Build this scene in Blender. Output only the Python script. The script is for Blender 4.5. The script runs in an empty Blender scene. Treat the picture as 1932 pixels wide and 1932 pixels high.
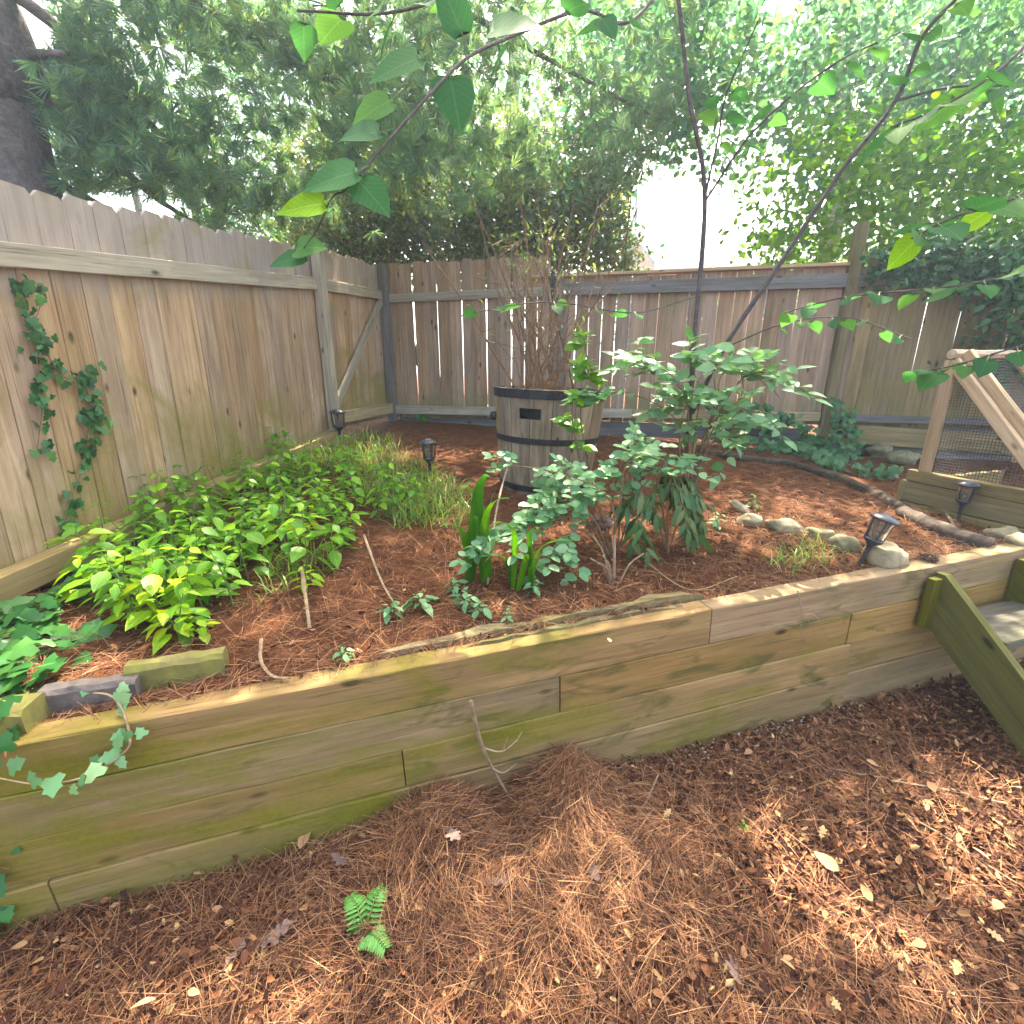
import bpy, math, random
import numpy as np
from mathutils import Vector, Matrix, noise as mnoise

random.seed(7)
RNG = np.random.default_rng(11)
SC = bpy.context.scene
COL = SC.collection
R = math.radians

# ------------------------------------------------------------------ camera
CAM_Z, PITCH, F = 1.55, R(16.5), 900.0 / 1932.0
cam_d = bpy.data.cameras.new('camera')
cam_d.sensor_width = 36.0
cam_d.lens = 36.0 * F
cam_d.clip_start, cam_d.clip_end = 0.05, 400.0
cam = bpy.data.objects.new('camera', cam_d)
COL.objects.link(cam)
cam.location = (0, 0, CAM_Z)
cam.rotation_euler = (R(90) - PITCH, 0, 0)
SC.camera = cam

# ------------------------------------------------------------------ sky, sun, exposure
SUN_EL, SUN_AZ = R(58), R(14)          # sun ahead of the camera, high, a little to the right
world = bpy.data.worlds.new('World')
SC.world = world
world.use_nodes = True
wn = world.node_tree.nodes
sky = wn.new('ShaderNodeTexSky')
sky.sky_type = 'NISHITA'
sky.sun_disc = False
sky.sun_elevation, sky.sun_rotation = SUN_EL, SUN_AZ
sky.dust_density = 6.0
sky.ozone_density = 0.4
sky.air_density = 1.0
world.node_tree.links.new(sky.outputs[0], wn['Background'].inputs[0])
wn['Background'].inputs[1].default_value = 0.15
sun_d = bpy.data.lights.new('sun', 'SUN')
sun_d.energy, sun_d.angle, sun_d.color = 4.5, R(0.5), (1.0, 0.94, 0.84)
sun = bpy.data.objects.new('sun', sun_d)
COL.objects.link(sun)
sdir = Vector((math.sin(SUN_AZ) * math.cos(SUN_EL), math.cos(SUN_AZ) * math.cos(SUN_EL), math.sin(SUN_EL)))
sun.rotation_euler = sdir.to_track_quat('Z', 'Y').to_euler()
sun.location = (2, 8, 14)
SC.view_settings.view_transform = 'Standard'
SC.view_settings.look = 'None'
SC.view_settings.exposure = 2.95
SC.view_settings.gamma = 1.0
SC.view_settings.use_curve_mapping = False
SC.view_settings.use_white_balance = True        # the camera's white balance, set for the shade
SC.view_settings.white_balance_temperature = 7050
SC.view_settings.white_balance_tint = 12
SC.cycles.max_bounces = 10
SC.cycles.transmission_bounces = 8
SC.cycles.transparent_max_bounces = 8

# ------------------------------------------------------------------ survey helpers
CP, SP = math.cos(PITCH), math.sin(PITCH)

def ray(x, y):
    """direction of a survey sight line (photo units, 1932 to the side)"""
    a, b = (x - 966) / 900.0, (966 - y) / 900.0
    return Vector((a, CP + b * SP, -SP + b * CP))

def at(x, y, Y):
    d = ray(x, y)
    t = Y / d.y
    return Vector((d.x * t, Y, CAM_Z + d.z * t))

WD = Vector((0.9577, 0.2877, 0)); WD.normalize()      # along the retaining wall, to the right
WN = Vector((-WD.y, WD.x, 0))                          # from the wall's face into the bed
W0 = Vector((0, 1.446, 0))

def sr(X, Y):
    return ((X - W0.x) * WN.x + (Y - W0.y) * WN.y, (X - W0.x) * WD.x + (Y - W0.y) * WD.y)

def n2(X, Y, sc, off=0.0):
    return mnoise.noise(Vector((X * sc, Y * sc, off)))

def bed_z(X, Y):
    s, r = sr(X, Y)
    sl = float(np.interp(r, [-1.95, -1.38, -0.77, 0.0, 1.2, 4.2], [-0.03, 0.047, 0.075, 0.076, 0.073, 0.046]))
    z = 0.607 + sl * min(max(s, 0.0), 7.0) + 0.028 * min(max(r, -2.2), 2.6) * max(0.0, 1 - s / 1.6)
    z += 0.022 * n2(X, Y, 1.7) + 0.012 * n2(X, Y, 5.0, 3.1)
    return z

def low_z(X, Y):
    r_ = sr(X, Y)[1]
    z = (0.03 if r_ < 0 else 0.006) * min(max(r_, -3.0), 3.0) + 0.018 * n2(X, Y, 2.0, 9.0) + 0.010 * n2(X, Y, 7.0, 4.0)
    for mx, my, h, w in ((-0.24, 1.25, 0.14, 0.15), (0.19, 1.40, 0.14, 0.15), (-0.03, 1.28, -0.04, 0.09), (-1.25, 0.85, 0.03, 0.3), (-0.35, 1.05, 0.05, 0.22), (0.25, 1.12, 0.05, 0.25)):
        z += h * math.exp(-((X - mx) ** 2 + (Y - my) ** 2) / (w * w))
    return z

def ground_z(X, Y):
    return bed_z(X, Y) if sr(X, Y)[0] > 0.06 else low_z(X, Y)

def G(x, y, low=False):
    """the ground point on a sight line"""
    d = ray(x, y)
    t = 1.5
    f = low_z if low else bed_z
    for _ in range(30):
        z = f(d.x * t, d.y * t)
        tn = (z - CAM_Z) / d.z
        t += 0.6 * (min(max(tn, 0.3), 12) - t)
    return Vector((d.x * t, d.y * t, f(d.x * t, d.y * t)))

def on_wall(x, y, off=0.0):
    """point of the wall's face (moved off it towards the viewer)"""
    d = ray(x, y)
    t = ((W0 - WN * off).dot(WN)) / d.dot(WN)
    return Vector((0, 0, CAM_Z)) + d * t

# ------------------------------------------------------------------ object helpers
def link(name, data, loc=(0, 0, 0)):
    o = bpy.data.objects.new(name, data)
    COL.objects.link(o)
    o.location = loc
    return o

def tag(o, label=None, cat=None, group=None, kind=None):
    if label: o['label'] = label
    if cat: o['category'] = cat
    if group: o['group'] = group
    if kind: o['kind'] = kind
    return o

def thing(name, label, cat, loc, group=None):
    o = link(name, None, loc)
    o.empty_display_size = 0.1
    return tag(o, label, cat, group)

def wloc(o):
    v = Vector((0, 0, 0))
    while o:
        v = v + Vector(o.location)
        o = o.parent
    return v

class MB:
    def __init__(s):
        s.v, s.f = [], []
    def add(s, vs, fs):
        n = len(s.v)
        s.v += [tuple(v) for v in vs]
        s.f += [tuple(i + n for i in f) for f in fs]
    def box(s, c, size, rot=None):
        hx, hy, hz = size[0] / 2, size[1] / 2, size[2] / 2
        M = rot or Matrix.Identity(3)
        c = Vector(c)
        vs = [c + M @ Vector((x, y, z)) for x in (-hx, hx) for y in (-hy, hy) for z in (-hz, hz)]
        s.add(vs, [(0, 1, 3, 2), (4, 6, 7, 5), (0, 4, 5, 1), (2, 3, 7, 6), (0, 2, 6, 4), (1, 5, 7, 3)])
    def tube(s, pts, rad, sides=6, cap=True, jit=0.0):
        pts = [Vector(p) for p in pts]
        n = len(pts)
        if not hasattr(rad, '__len__'): rad = [rad] * n
        rings = []
        ref = Vector((0.31, 0.17, 0.93))
        for i, p in enumerate(pts):
            t = (pts[min(i + 1, n - 1)] - pts[max(i - 1, 0)])
            if t.length < 1e-9: t = Vector((0, 0, 1))
            t.normalize()
            if abs(t.dot(ref)) > 0.95: ref = Vector((1, 0.2, 0.1)).normalized()
            u = t.cross(ref).normalized(); w = t.cross(u)
            rings.append([p + (u * math.cos(2 * math.pi * k / sides) + w * math.sin(2 * math.pi * k / sides)) * rad[i] * (1 + random.uniform(-jit, jit)) for k in range(sides)])
        vs = [v for r in rings for v in r]
        fs = []
        for i in range(n - 1):
            for k in range(sides):
                k2 = (k + 1) % sides
                fs.append((i * sides + k, i * sides + k2, (i + 1) * sides + k2, (i + 1) * sides + k))
        if cap:
            fs.append(tuple(range(sides - 1, -1, -1)))
            fs.append(tuple((n - 1) * sides + k for k in range(sides)))
        s.add(vs, fs)
    def lathe(s, prof, sides=24, c=(0, 0, 0), a0=0.0, a1=2 * math.pi, closed=True):
        c = Vector(c)
        m = sides if closed else sides + 1
        vs = []
        for r, z in prof:
            for k in range(m):
                a = a0 + (a1 - a0) * k / sides
                vs.append(c + Vector((r * math.cos(a), r * math.sin(a), z)))
        fs = []
        for i in range(len(prof) - 1):
            for k in range(sides):
                k2 = (k + 1) % m
                fs.append((i * m + k, i * m + k2, (i + 1) * m + k2, (i + 1) * m + k))
        s.add(vs, fs)
    def mesh(s, name, origin=(0, 0, 0), smooth=False):
        me = bpy.data.meshes.new(name)
        o = Vector(origin)
        me.from_pydata([(v[0] - o.x, v[1] - o.y, v[2] - o.z) for v in s.v], [], s.f)
        if smooth:
            me.polygons.foreach_set('use_smooth', [True] * len(me.polygons))
        me.update()
        return me
    def build(s, name, mat, parent=None, origin=None, smooth=False):
        """vertices are in place coordinates unless the parent is a local assembly (origin=(0,0,0))"""
        if origin is None:
            origin = wloc(parent) if parent else (0, 0, 0)
            me = s.mesh(name, origin, smooth)
            o = link(name, me)
        else:
            me = s.mesh(name, (0, 0, 0), smooth)
            o = link(name, me, origin)
        me.materials.append(mat)
        if parent: o.parent = parent
        return o

def part(name, me, parent, M=None):
    """link mesh data as a part; M is in place coordinates, the parent chain is only translated"""
    o = bpy.data.objects.new(name, me)
    COL.objects.link(o)
    o.parent = parent
    if M is not None:
        o.matrix_local = Matrix.Translation(-wloc(parent)) @ M
    return o

def np_mesh(name, V, Fc, mat, smooth=False):
    """V (n,3), Fc (m,k): fast mesh"""
    V = np.ascontiguousarray(V, dtype=np.float32); Fc = np.ascontiguousarray(Fc, dtype=np.int32)
    me = bpy.data.meshes.new(name)
    me.vertices.add(len(V)); me.vertices.foreach_set('co', V.ravel())
    k = Fc.shape[1]
    me.loops.add(Fc.size); me.loops.foreach_set('vertex_index', Fc.ravel())
    me.polygons.add(len(Fc))
    me.polygons.foreach_set('loop_start', np.arange(0, Fc.size, k, dtype=np.int32))
    me.polygons.foreach_set('loop_total', np.full(len(Fc), k, dtype=np.int32))
    if smooth:
        me.polygons.foreach_set('use_smooth', np.ones(len(Fc), dtype=bool))
    me.update(calc_edges=True)
    me.materials.append(mat)
    return me

def stamp(name, tmpl, P, Rm, S, mat, origin=(0, 0, 0), smooth=False):
    """many copies of a template joined in one mesh: P (n,3), Rm (n,3,3), S (n,) or (n,3)"""
    TV, TF = tmpl
    TV = np.asarray(TV, dtype=np.float64); TF = np.asarray(TF, dtype=np.int32)
    P = np.asarray(P, dtype=np.float64); n = len(P)
    S = np.asarray(S, dtype=np.float64)
    S = S[:, None] if S.ndim == 1 else S
    loc = TV[None] * S[:, None, :]
    V = np.einsum('nij,nkj->nki', Rm, loc) + P[:, None, :] - np.asarray(origin)[None, None]
    Fc = (TF[None] + (np.arange(n) * len(TV))[:, None, None]).reshape(-1, TF.shape[1])
    return np_mesh(name, V.reshape(-1, 3), Fc, mat, smooth)

def rand_rot(n, up=0.0):
    """random frames: local X the leaf's length, local Z its normal; up > 0 turns normals skyward"""
    z = RNG.normal(size=(n, 3)); z[:, 2] += up
    z /= np.linalg.norm(z, axis=1, keepdims=True)
    x = RNG.normal(size=(n, 3)); x -= (x * z).sum(1, keepdims=True) * z
    x /= np.linalg.norm(x, axis=1, keepdims=True)
    y = np.cross(z, x)
    return np.stack([x, y, z], axis=2)

def frame(x, up=Vector((0, 0, 1))):
    x = x.normalized()
    y = up.cross(x)
    if y.length < 1e-4: y = Vector((0, 1, 0)).cross(x)
    y.normalize()
    z = x.cross(y)
    return Matrix((x, y, z)).transposed()

# ------------------------------------------------------------------ materials
def sat(c, k):
    l_ = 0.3 * c[0] + 0.55 * c[1] + 0.15 * c[2]
    return tuple(max(0.004, l_ + (v - l_) * k) for v in c)

def new_mat(name):
    m = bpy.data.materials.new(name); m.use_nodes = True
    nt = m.node_tree
    b = nt.nodes['Principled BSDF']
    return m, nt, b

def N(nt, typ, **kw):
    n = nt.nodes.new(typ)
    for k, v in kw.items(): setattr(n, k, v)
    return n

def L(nt, a, b): nt.links.new(a, b)

def ramp(nt, stops):
    r = N(nt, 'ShaderNodeValToRGB')
    e = r.color_ramp.elements
    while len(e) < len(stops): e.new(0.5)
    for i, (p, c) in enumerate(stops):
        e[i].position = p
        e[i].color = (c[0], c[1], c[2], 1) if hasattr(c, '__len__') else (c, c, c, 1)
    return r

def noise_tex(nt, vec, scale, detail=4, rough=0.6, dist=0.0):
    n = N(nt, 'ShaderNodeTexNoise')
    n.inputs['Scale'].default_value = scale
    n.inputs['Detail'].default_value = detail
    n.inputs['Roughness'].default_value = rough
    n.inputs['Distortion'].default_value = dist
    if vec is not None: L(nt, vec, n.inputs['Vector'])
    return n

def mixc(nt, fac, a, b, mode='MIX'):
    m = N(nt, 'ShaderNodeMix', data_type='RGBA', blend_type=mode)
    for sock, val in ((m.inputs[0], fac), (m.inputs[6], a), (m.inputs[7], b)):
        if hasattr(val, 'is_output'): L(nt, val, sock)
        elif hasattr(val, '__len__'): sock.default_value = (val[0], val[1], val[2], 1)
        else: sock.default_value = val
    return m.outputs[2]

def wood(name, dark, mid, light, moss=0.0, mosscol=(0.16, 0.17, 0.02), moss_left=0.0, stain=0.4, grain=1.0, rough=0.85, knots=True, stain_col=None, lowmoss=None, topgrey=None, streak=False, tone=(0.82, 1.15), satk=1.2):
    """weathered wood: grain along local X, algae and stains as patches fixed to the wood"""
    dark, mid, light = (sat(q, satk) for q in (dark, mid, light))
    m, nt, b = new_mat(name)
    tc = N(nt, 'ShaderNodeTexCoord'); oi = N(nt, 'ShaderNodeObjectInfo')
    add = N(nt, 'ShaderNodeVectorMath', operation='ADD')
    mul = N(nt, 'ShaderNodeVectorMath', operation='SCALE')
    cmb = N(nt, 'ShaderNodeCombineXYZ')
    for i in range(3): L(nt, oi.outputs['Random'], cmb.inputs[i])
    L(nt, cmb.outputs[0], mul.inputs[0]); mul.inputs['Scale'].default_value = 37.0
    L(nt, tc.outputs['Object'], add.inputs[0]); L(nt, mul.outputs[0], add.inputs[1])
    mp = N(nt, 'ShaderNodeMapping'); mp.inputs['Scale'].default_value = (1.6, 34, 34)
    L(nt, add.outputs[0], mp.inputs[0])
    g = noise_tex(nt, mp.outputs[0], 1.0, 6, 0.65, 0.4)
    rp = ramp(nt, [(0.22, dark), (0.5, mid), (0.78, light)])
    L(nt, g.outputs[0], rp.inputs[0])
    mp2 = N(nt, 'ShaderNodeMapping'); mp2.inputs['Scale'].default_value = (1.2, 6, 6)
    L(nt, add.outputs[0], mp2.inputs[0])
    s1 = noise_tex(nt, mp2.outputs[0], 1.3, 4, 0.6)
    sr_ = ramp(nt, [(0.42, 0.0), (0.68, 1.0)]); L(nt, s1.outputs[0], sr_.inputs[0])
    sm = N(nt, 'ShaderNodeMath', operation='MULTIPLY'); L(nt, sr_.outputs[0], sm.inputs[0]); sm.inputs[1].default_value = stain
    sc_ = stain_col or tuple(c * 0.45 for c in dark)
    c = mixc(nt, sm.outputs[0], rp.outputs[0], sc_)
    # fine drying cracks along the grain
    mpc = N(nt, 'ShaderNodeMapping'); mpc.inputs['Scale'].default_value = (2.2, 120, 120); L(nt, add.outputs[0], mpc.inputs[0])
    ck = noise_tex(nt, mpc.outputs[0], 1.0, 3, 0.6, 0.3)
    cr = ramp(nt, [(0.33, 1.0), (0.40, 0.0)]); L(nt, ck.outputs[0], cr.inputs[0])
    cm = N(nt, 'ShaderNodeMath', operation='MULTIPLY'); L(nt, cr.outputs[0], cm.inputs[0]); cm.inputs[1].default_value = 0.6
    c = mixc(nt, cm.outputs[0], c, tuple(v * 0.35 for v in dark))
    # each board its own tone
    hv = N(nt, 'ShaderNodeHueSaturation')
    vr = N(nt, 'ShaderNodeMapRange'); L(nt, oi.outputs['Random'], vr.inputs[0])
    vr.inputs[3].default_value, vr.inputs[4].default_value = tone
    L(nt, vr.outputs[0], hv.inputs['Value']); L(nt, c, hv.inputs['Color'])
    wn_ = N(nt, 'ShaderNodeTexWhiteNoise', noise_dimensions='1D'); L(nt, oi.outputs['Random'], wn_.inputs['W'])
    vs = N(nt, 'ShaderNodeMapRange'); L(nt, wn_.outputs[0], vs.inputs[0])
    vs.inputs[3].default_value, vs.inputs[4].default_value = 0.85, 1.12
    L(nt, vs.outputs[0], hv.inputs['Saturation'])
    c = hv.outputs[0]
    if knots:
        vo = N(nt, 'ShaderNodeTexVoronoi', feature='F1'); vo.inputs['Scale'].default_value = 1.0
        mp3 = N(nt, 'ShaderNodeMapping'); mp3.inputs['Scale'].default_value = (3.0, 7, 7); L(nt, add.outputs[0], mp3.inputs[0])
        L(nt, mp3.outputs[0], vo.inputs['Vector'])
        kr = ramp(nt, [(0.05, 1.0), (0.12, 0.0)]); L(nt, vo.outputs['Distance'], kr.inputs[0])
        c = mixc(nt, kr.outputs[0], c, tuple(v * 0.3 for v in dark))
    if topgrey:
        sp0 = N(nt, 'ShaderNodeSeparateXYZ'); L(nt, tc.outputs['Object'], sp0.inputs[0])
        nz0 = N(nt, 'ShaderNodeMath', operation='MULTIPLY_ADD'); L(nt, s1.outputs[0], nz0.inputs[0]); nz0.inputs[1].default_value = 0.25; L(nt, sp0.outputs[0], nz0.inputs[2])
        mr0 = N(nt, 'ShaderNodeMapRange'); L(nt, nz0.outputs[0], mr0.inputs[0])
        mr0.inputs[1].default_value, mr0.inputs[2].default_value, mr0.inputs[3].default_value, mr0.inputs[4].default_value = topgrey[0], topgrey[1], 0.0, 0.75
        gm = mixc(nt, g.outputs[0], tuple(v * 0.7 for v in topgrey[2]), tuple(v * 1.25 for v in topgrey[2]))
        c = mixc(nt, mr0.outputs[0], c, gm)
    if moss > 0:
        ge = N(nt, 'ShaderNodeNewGeometry')
        mps = N(nt, 'ShaderNodeMapping'); mps.inputs['Scale'].default_value = (0.75, 1.0, 2.6) if streak else (1, 1, 1)
        L(nt, ge.outputs['Position'], mps.inputs[0])
        mn = noise_tex(nt, mps.outputs[0], 2.1, 6, 0.62, 0.6)
        if streak:      # darker, older algae under the bright film
            mn2 = noise_tex(nt, mps.outputs[0], 4.3, 5, 0.6, 0.8)
            r2 = ramp(nt, [(0.54, 0.0), (0.66, 0.8)]); L(nt, mn2.outputs[0], r2.inputs[0])
            c = mixc(nt, r2.outputs[0], c, (0.075, 0.07, 0.018))
        src = mn.outputs[0]
        sx = N(nt, 'ShaderNodeSeparateXYZ'); L(nt, ge.outputs['Position'], sx.inputs[0])
        if moss_left:
            mr = N(nt, 'ShaderNodeMapRange'); L(nt, sx.outputs[0], mr.inputs[0])
            mr.inputs[1].default_value, mr.inputs[2].default_value = 0.3, -1.5
            mr.inputs[3].default_value, mr.inputs[4].default_value = 0.0, moss_left
            ad = N(nt, 'ShaderNodeMath', operation='ADD'); L(nt, src, ad.inputs[0]); L(nt, mr.outputs[0], ad.inputs[1]); src = ad.outputs[0]
        if lowmoss:
            mr = N(nt, 'ShaderNodeMapRange'); L(nt, tc.outputs['Object'], N(nt, 'ShaderNodeSeparateXYZ').inputs[0])
            sep = [n for n in nt.nodes if n.type == 'SEPXYZ'][-1]
            L(nt, sep.outputs[0], mr.inputs[0])
            mr.inputs[1].default_value, mr.inputs[2].default_value = lowmoss[0], 0.0
            mr.inputs[3].default_value, mr.inputs[4].default_value = 0.0, lowmoss[1]
            ad = N(nt, 'ShaderNodeMath', operation='ADD'); L(nt, src, ad.inputs[0]); L(nt, mr.outputs[0], ad.inputs[1]); src = ad.outputs[0]
        rr = ramp(nt, [(0.60 - 0.25 * moss, 0.0), (0.80 - 0.2 * moss, 1.0)]); L(nt, src, rr.inputs[0])
        fine = noise_tex(nt, add.outputs[0], 60, 3, 0.7)
        mm = N(nt, 'ShaderNodeMath', operation='MULTIPLY'); L(nt, rr.outputs[0], mm.inputs[0]); mm.inputs[1].default_value = 0.88
        mc = mixc(nt, fine.outputs[0], tuple(v * 0.55 for v in mosscol), tuple(v * 1.35 for v in mosscol))
        c = mixc(nt, mm.outputs[0], c, mc)
    L(nt, c, b.inputs['Base Color'])
    b.inputs['Roughness'].default_value = rough
    b.inputs['Specular IOR Level'].default_value = 0.25
    bp = N(nt, 'ShaderNodeBump'); bp.inputs['Strength'].default_value = 0.5 * grain; bp.inputs['Distance'].default_value = 0.006
    L(nt, g.outputs[0], bp.inputs['Height']); L(nt, bp.outputs[0], b.inputs['Normal'])
    return m

def leaf_mat(name, c0, c1, c2=None, trans=0.45, rough=0.45, tint=1.25, spec=0.35, vein=False):
    """leaf: each leaf (mesh island or object) its own tone, light passes through it"""
    m, nt, b = new_mat(name)
    ge = N(nt, 'ShaderNodeNewGeometry'); oi = N(nt, 'ShaderNodeObjectInfo')
    ad = N(nt, 'ShaderNodeMath', operation='ADD'); L(nt, ge.outputs['Random Per Island'], ad.inputs[0]); L(nt, oi.outputs['Random'], ad.inputs[1])
    fr = N(nt, 'ShaderNodeMath', operation='FRACT'); L(nt, ad.outputs[0], fr.inputs[0])
    rp = ramp(nt, [(0.0, sat(c0, 1.12)), (0.62, sat(c1, 1.12)), (1.0, sat(c2 or c1, 1.12))]); L(nt, fr.outputs[0], rp.inputs[0])
    tc = N(nt, 'ShaderNodeTexCoord')
    nz = noise_tex(nt, tc.outputs['Object'], 45, 3, 0.6)
    hv = N(nt, 'ShaderNodeHueSaturation'); L(nt, rp.outputs[0], hv.inputs['Color'])
    mr = N(nt, 'ShaderNodeMapRange'); L(nt, nz.outputs[0], mr.inputs[0]); mr.inputs[3].default_value, mr.inputs[4].default_value = 0.75, 1.25
    L(nt, mr.outputs[0], hv.inputs['Value'])
    leafcol = hv.outputs[0]
    if vein:        # midrib and side veins of a single leaf (local X runs along it)
        sx = N(nt, 'ShaderNodeSeparateXYZ'); L(nt, tc.outputs['Object'], sx.inputs[0])
        ay = N(nt, 'ShaderNodeMath', operation='ABSOLUTE'); L(nt, sx.outputs[1], ay.inputs[0])
        sl = N(nt, 'ShaderNodeMath', operation='MULTIPLY_ADD'); L(nt, ay.outputs[0], sl.inputs[0]); sl.inputs[1].default_value = -0.85; L(nt, sx.outputs[0], sl.inputs[2])
        fq = N(nt, 'ShaderNodeMath', operation='MULTIPLY'); L(nt, sl.outputs[0], fq.inputs[0]); fq.inputs[1].default_value = 7.0
        f2 = N(nt, 'ShaderNodeMath', operation='PINGPONG'); L(nt, fq.outputs[0], f2.inputs[0]); f2.inputs[1].default_value = 0.5
        v1 = ramp(nt, [(0.0, 0.7), (0.09, 0.0)]); L(nt, f2.outputs[0], v1.inputs[0])
        v2 = ramp(nt, [(0.006, 1.0), (0.022, 0.0)]); L(nt, ay.outputs[0], v2.inputs[0])
        vm = N(nt, 'ShaderNodeMath', operation='MAXIMUM'); L(nt, v1.outputs[0], vm.inputs[0]); L(nt, v2.outputs[0], vm.inputs[1])
        lc = N(nt, 'ShaderNodeHueSaturation'); lc.inputs['Value'].default_value = 1.7; lc.inputs['Saturation'].default_value = 0.85; L(nt, hv.outputs[0], lc.inputs['Color'])
        vf = N(nt, 'ShaderNodeMath', operation='MULTIPLY'); L(nt, vm.outputs[0], vf.inputs[0]); vf.inputs[1].default_value = 0.5
        leafcol = mixc(nt, vf.outputs[0], hv.outputs[0], lc.outputs[0])
        sp_n = noise_tex(nt, tc.outputs['Object'], 9, 3, 0.6); spr = ramp(nt, [(0.68, 0.0), (0.76, 0.7)]); L(nt, sp_n.outputs[0], spr.inputs[0])
        leafcol = mixc(nt, spr.outputs[0], leafcol, (0.10, 0.075, 0.02))
    L(nt, leafcol, b.inputs['Base Color'])
    b.inputs['Roughness'].default_value = rough
    b.inputs['Specular IOR Level'].default_value = spec
    tr = N(nt, 'ShaderNodeBsdfTranslucent')
    tcx = mixc(nt, 1.0, leafcol, (tint, tint * 1.0, tint * 0.55), 'MULTIPLY')
    L(nt, tcx, tr.inputs[0])
    mx = N(nt, 'ShaderNodeMixShader'); mx.inputs[0].default_value = trans
    L(nt, b.outputs[0], mx.inputs[1]); L(nt, tr.outputs[0], mx.inputs[2])
    L(nt, mx.outputs[0], nt.nodes['Material Output'].inputs[0])
    return m

def litter_mat(name, stops, rough=0.8, trans=0.0):
    m, nt, b = new_mat(name)
    ge = N(nt, 'ShaderNodeNewGeometry'); oi = N(nt, 'ShaderNodeObjectInfo')
    ad = N(nt, 'ShaderNodeMath', operation='ADD'); L(nt, ge.outputs['Random Per Island'], ad.inputs[0]); L(nt, oi.outputs['Random'], ad.inputs[1])
    fr = N(nt, 'ShaderNodeMath', operation='FRACT'); L(nt, ad.outputs[0], fr.inputs[0])
    rp = ramp(nt, [(p_, sat(tuple(v * 0.88 for v in c_), 1.08)) for p_, c_ in stops]); L(nt, fr.outputs[0], rp.inputs[0])
    nz = noise_tex(nt, ge.outputs['Position'], 60, 3, 0.6)
    mr = N(nt, 'ShaderNodeMapRange'); L(nt, nz.outputs[0], mr.inputs[0]); mr.inputs[3].default_value, mr.inputs[4].default_value = 0.7, 1.3
    hv = N(nt, 'ShaderNodeHueSaturation'); L(nt, rp.outputs[0], hv.inputs['Color']); L(nt, mr.outputs[0], hv.inputs['Value'])
    L(nt, hv.outputs[0], b.inputs['Base Color'])
    b.inputs['Roughness'].default_value = rough; b.inputs['Specular IOR Level'].default_value = 0.2
    return m

def soil_mat(name, c0, c1, c2):
    m, nt, b = new_mat(name)
    ge = N(nt, 'ShaderNodeNewGeometry')
    a = noise_tex(nt, ge.outputs['Position'], 14, 8, 0.7)
    d = noise_tex(nt, ge.outputs['Position'], 90, 4, 0.7)
    rp = ramp(nt, [(0.3, c0), (0.55, c1), (0.75, c2)]); L(nt, a.outputs[0], rp.inputs[0])
    c = mixc(nt, 0.6, rp.outputs[0], d.outputs[0], 'OVERLAY')
    L(nt, c, b.inputs['Base Color']); b.inputs['Roughness'].default_value = 0.95; b.inputs['Specular IOR Level'].default_value = 0.1
    sm = N(nt, 'ShaderNodeMath', operation='ADD'); L(nt, a.outputs[0], sm.inputs[0]); L(nt, d.outputs[0], sm.inputs[1])
    bp = N(nt, 'ShaderNodeBump'); bp.inputs['Strength'].default_value = 0.9; bp.inputs['Distance'].default_value = 0.02
    L(nt, sm.outputs[0], bp.inputs['Height']); L(nt, bp.outputs[0], b.inputs['Normal'])
    return m

def plain(name, c, rough=0.5, var=0.25, scale=20, metallic=0.0, c2=None, bump=0.3):
    m, nt, b = new_mat(name)
    tc = N(nt, 'ShaderNodeTexCoord')
    a = noise_tex(nt, tc.outputs['Object'], scale, 6, 0.65)
    rp = ramp(nt, [(0.3, tuple(v * (1 - var) for v in c)), (0.7, c2 or tuple(v * (1 + var) for v in c))]); L(nt, a.outputs[0], rp.inputs[0])
    L(nt, rp.outputs[0], b.inputs['Base Color'])
    b.inputs['Roughness'].default_value = rough; b.inputs['Metallic'].default_value = metallic
    bp = N(nt, 'ShaderNodeBump'); bp.inputs['Strength'].default_value = bump; bp.inputs['Distance'].default_value = 0.01
    L(nt, a.outputs[0], bp.inputs['Height']); L(nt, bp.outputs[0], b.inputs['Normal'])
    return m

M_board = wood('fence_board_wood', (0.22, 0.13, 0.07), (0.42, 0.28, 0.165), (0.57, 0.41, 0.26), moss=0.32, mosscol=(0.24, 0.19, 0.045), lowmoss=(0.9, 0.18), stain=0.35, topgrey=(1.40, 1.58, (0.30, 0.27, 0.235)), satk=1.05)
M_back = wood('back_board_wood', (0.19, 0.125, 0.08), (0.31, 0.22, 0.15), (0.42, 0.31, 0.225), moss=0.18, mosscol=(0.18, 0.17, 0.07), lowmoss=(0.6, 0.15), stain=0.4, stain_col=(0.09, 0.05, 0.035))
M_olive = wood('olive_board_wood', (0.13, 0.09, 0.04), (0.22, 0.165, 0.085), (0.31, 0.245, 0.14), moss=0.25, mosscol=(0.17, 0.15, 0.04), lowmoss=(0.6, 0.2), stain=0.4)
M_rail = wood('weathered_rail_wood', (0.22, 0.19, 0.14), (0.34, 0.30, 0.23), (0.45, 0.40, 0.31), moss=0.1, mosscol=(0.2, 0.2, 0.1), stain=0.3)
M_lowrail = wood('low_rail_wood', (0.22, 0.16, 0.08), (0.34, 0.26, 0.14), (0.45, 0.36, 0.21), moss=0.3, mosscol=(0.24, 0.21, 0.05), stain=0.3)
M_darkrail = wood('dark_rail_wood', (0.09, 0.085, 0.08), (0.16, 0.15, 0.14), (0.24, 0.22, 0.2), moss=0.2, mosscol=(0.12, 0.13, 0.05), stain=0.4)
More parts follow.
